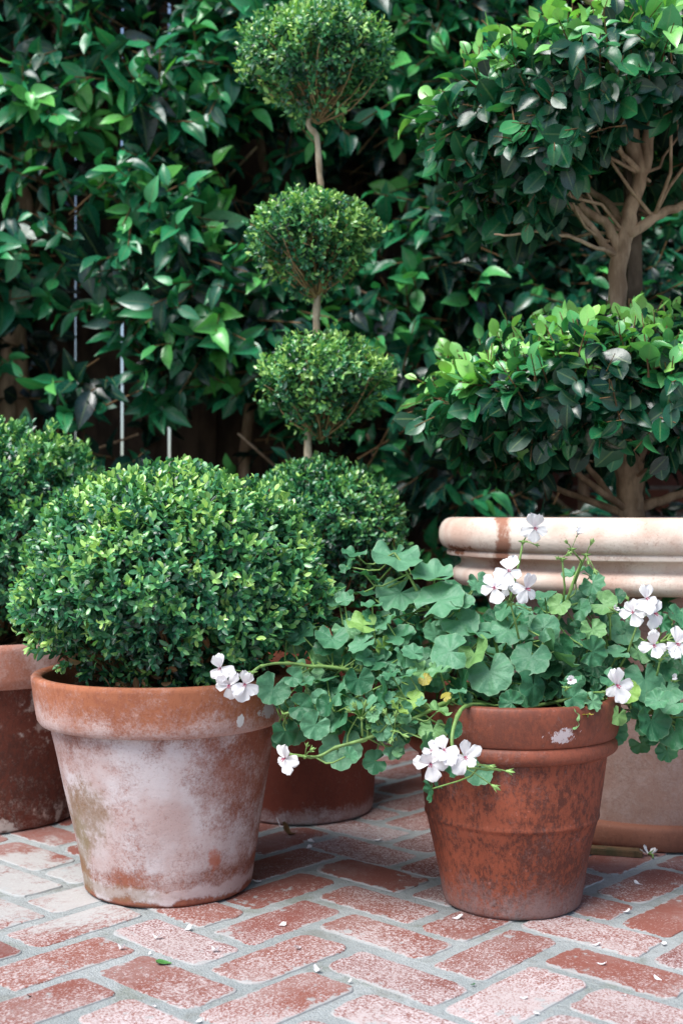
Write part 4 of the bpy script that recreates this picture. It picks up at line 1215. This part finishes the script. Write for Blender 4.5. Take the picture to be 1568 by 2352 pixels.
# the wooden batten under the edge of the urn
a = on_ground(1330, 1962); b = on_ground(1474, 1972)
dv = (b - a); L_ = dv.length; ang = math.atan2(dv.y, dv.x)
mb = MB(); mb.box(0, L_, 0, .028, .0015, .010)
for i in range(1):
    mb.box(.004, L_ - .006, .002, .026, .0101, .0112)
o = mb.build('wooden_batten', bark_material('damp_batten', (.15, .085, .045), (.07, .06, .03), 30), smooth=False)
o.location = a; o.rotation_euler = (0, 0, ang)
tag(o, 'flat damp brown wooden batten on the bricks at the foot of the cream urn', 'batten')

# ------------------------------------------------------------------ light
SUN_EL, SUN_AZ = R(58), R(-138)            # azimuth from +Y towards +X: behind the viewer, to the left
w = bpy.data.worlds.new('World'); scene.world = w; w.use_nodes = True
nt = w.node_tree; nt.nodes.clear()
sky = nt.nodes.new('ShaderNodeTexSky'); sky.sky_type = 'NISHITA'; sky.sun_disc = False
sky.sun_elevation = SUN_EL; sky.sun_rotation = SUN_AZ; sky.air_density = 1.0; sky.dust_density = 2.0
bg = nt.nodes.new('ShaderNodeBackground'); bg.inputs[1].default_value = .052
wo = nt.nodes.new('ShaderNodeOutputWorld')
nt.links.new(sky.outputs[0], bg.inputs[0]); nt.links.new(bg.outputs[0], wo.inputs[0])
sd = bpy.data.lights.new('sun', 'SUN'); sd.energy = 1.5; sd.angle = R(38); sd.color = (1.0, .985, .96)
so = bpy.data.objects.new('sun', sd); COL.objects.link(so)
dirv = Vector((math.sin(SUN_AZ) * math.cos(SUN_EL), math.cos(SUN_AZ) * math.cos(SUN_EL), math.sin(SUN_EL)))
so.rotation_euler = (-dirv).to_track_quat('-Z', 'Y').to_euler()
so.location = (-2, -2, 4)

# ------------------------------------------------------------------ camera
cd = bpy.data.cameras.new('camera'); cam = bpy.data.objects.new('camera', cd); COL.objects.link(cam)
cd.sensor_fit = 'VERTICAL'; cd.sensor_height = 36.0; cd.sensor_width = 24.0
cd.lens = F / 2352 * 36
cam.location = (0, 0, EYE)
cam.rotation_euler = (R(90) + math.atan((YH - 1176) / F), 0, 0)
cd.clip_start = .05; cd.clip_end = 500
cd.dof.use_dof = True; cd.dof.focus_distance = 1.80; cd.dof.aperture_fstop = 4.5
scene.camera = cam
vs = scene.view_settings
vs.view_transform = 'Standard'; vs.look = 'None'; vs.exposure = 1.92; vs.gamma = 1.0; vs.use_curve_mapping = False
scene.cycles.max_bounces = 8; scene.cycles.diffuse_bounces = 2; scene.cycles.transparent_max_bounces = 4
scene.cycles.use_denoising = True
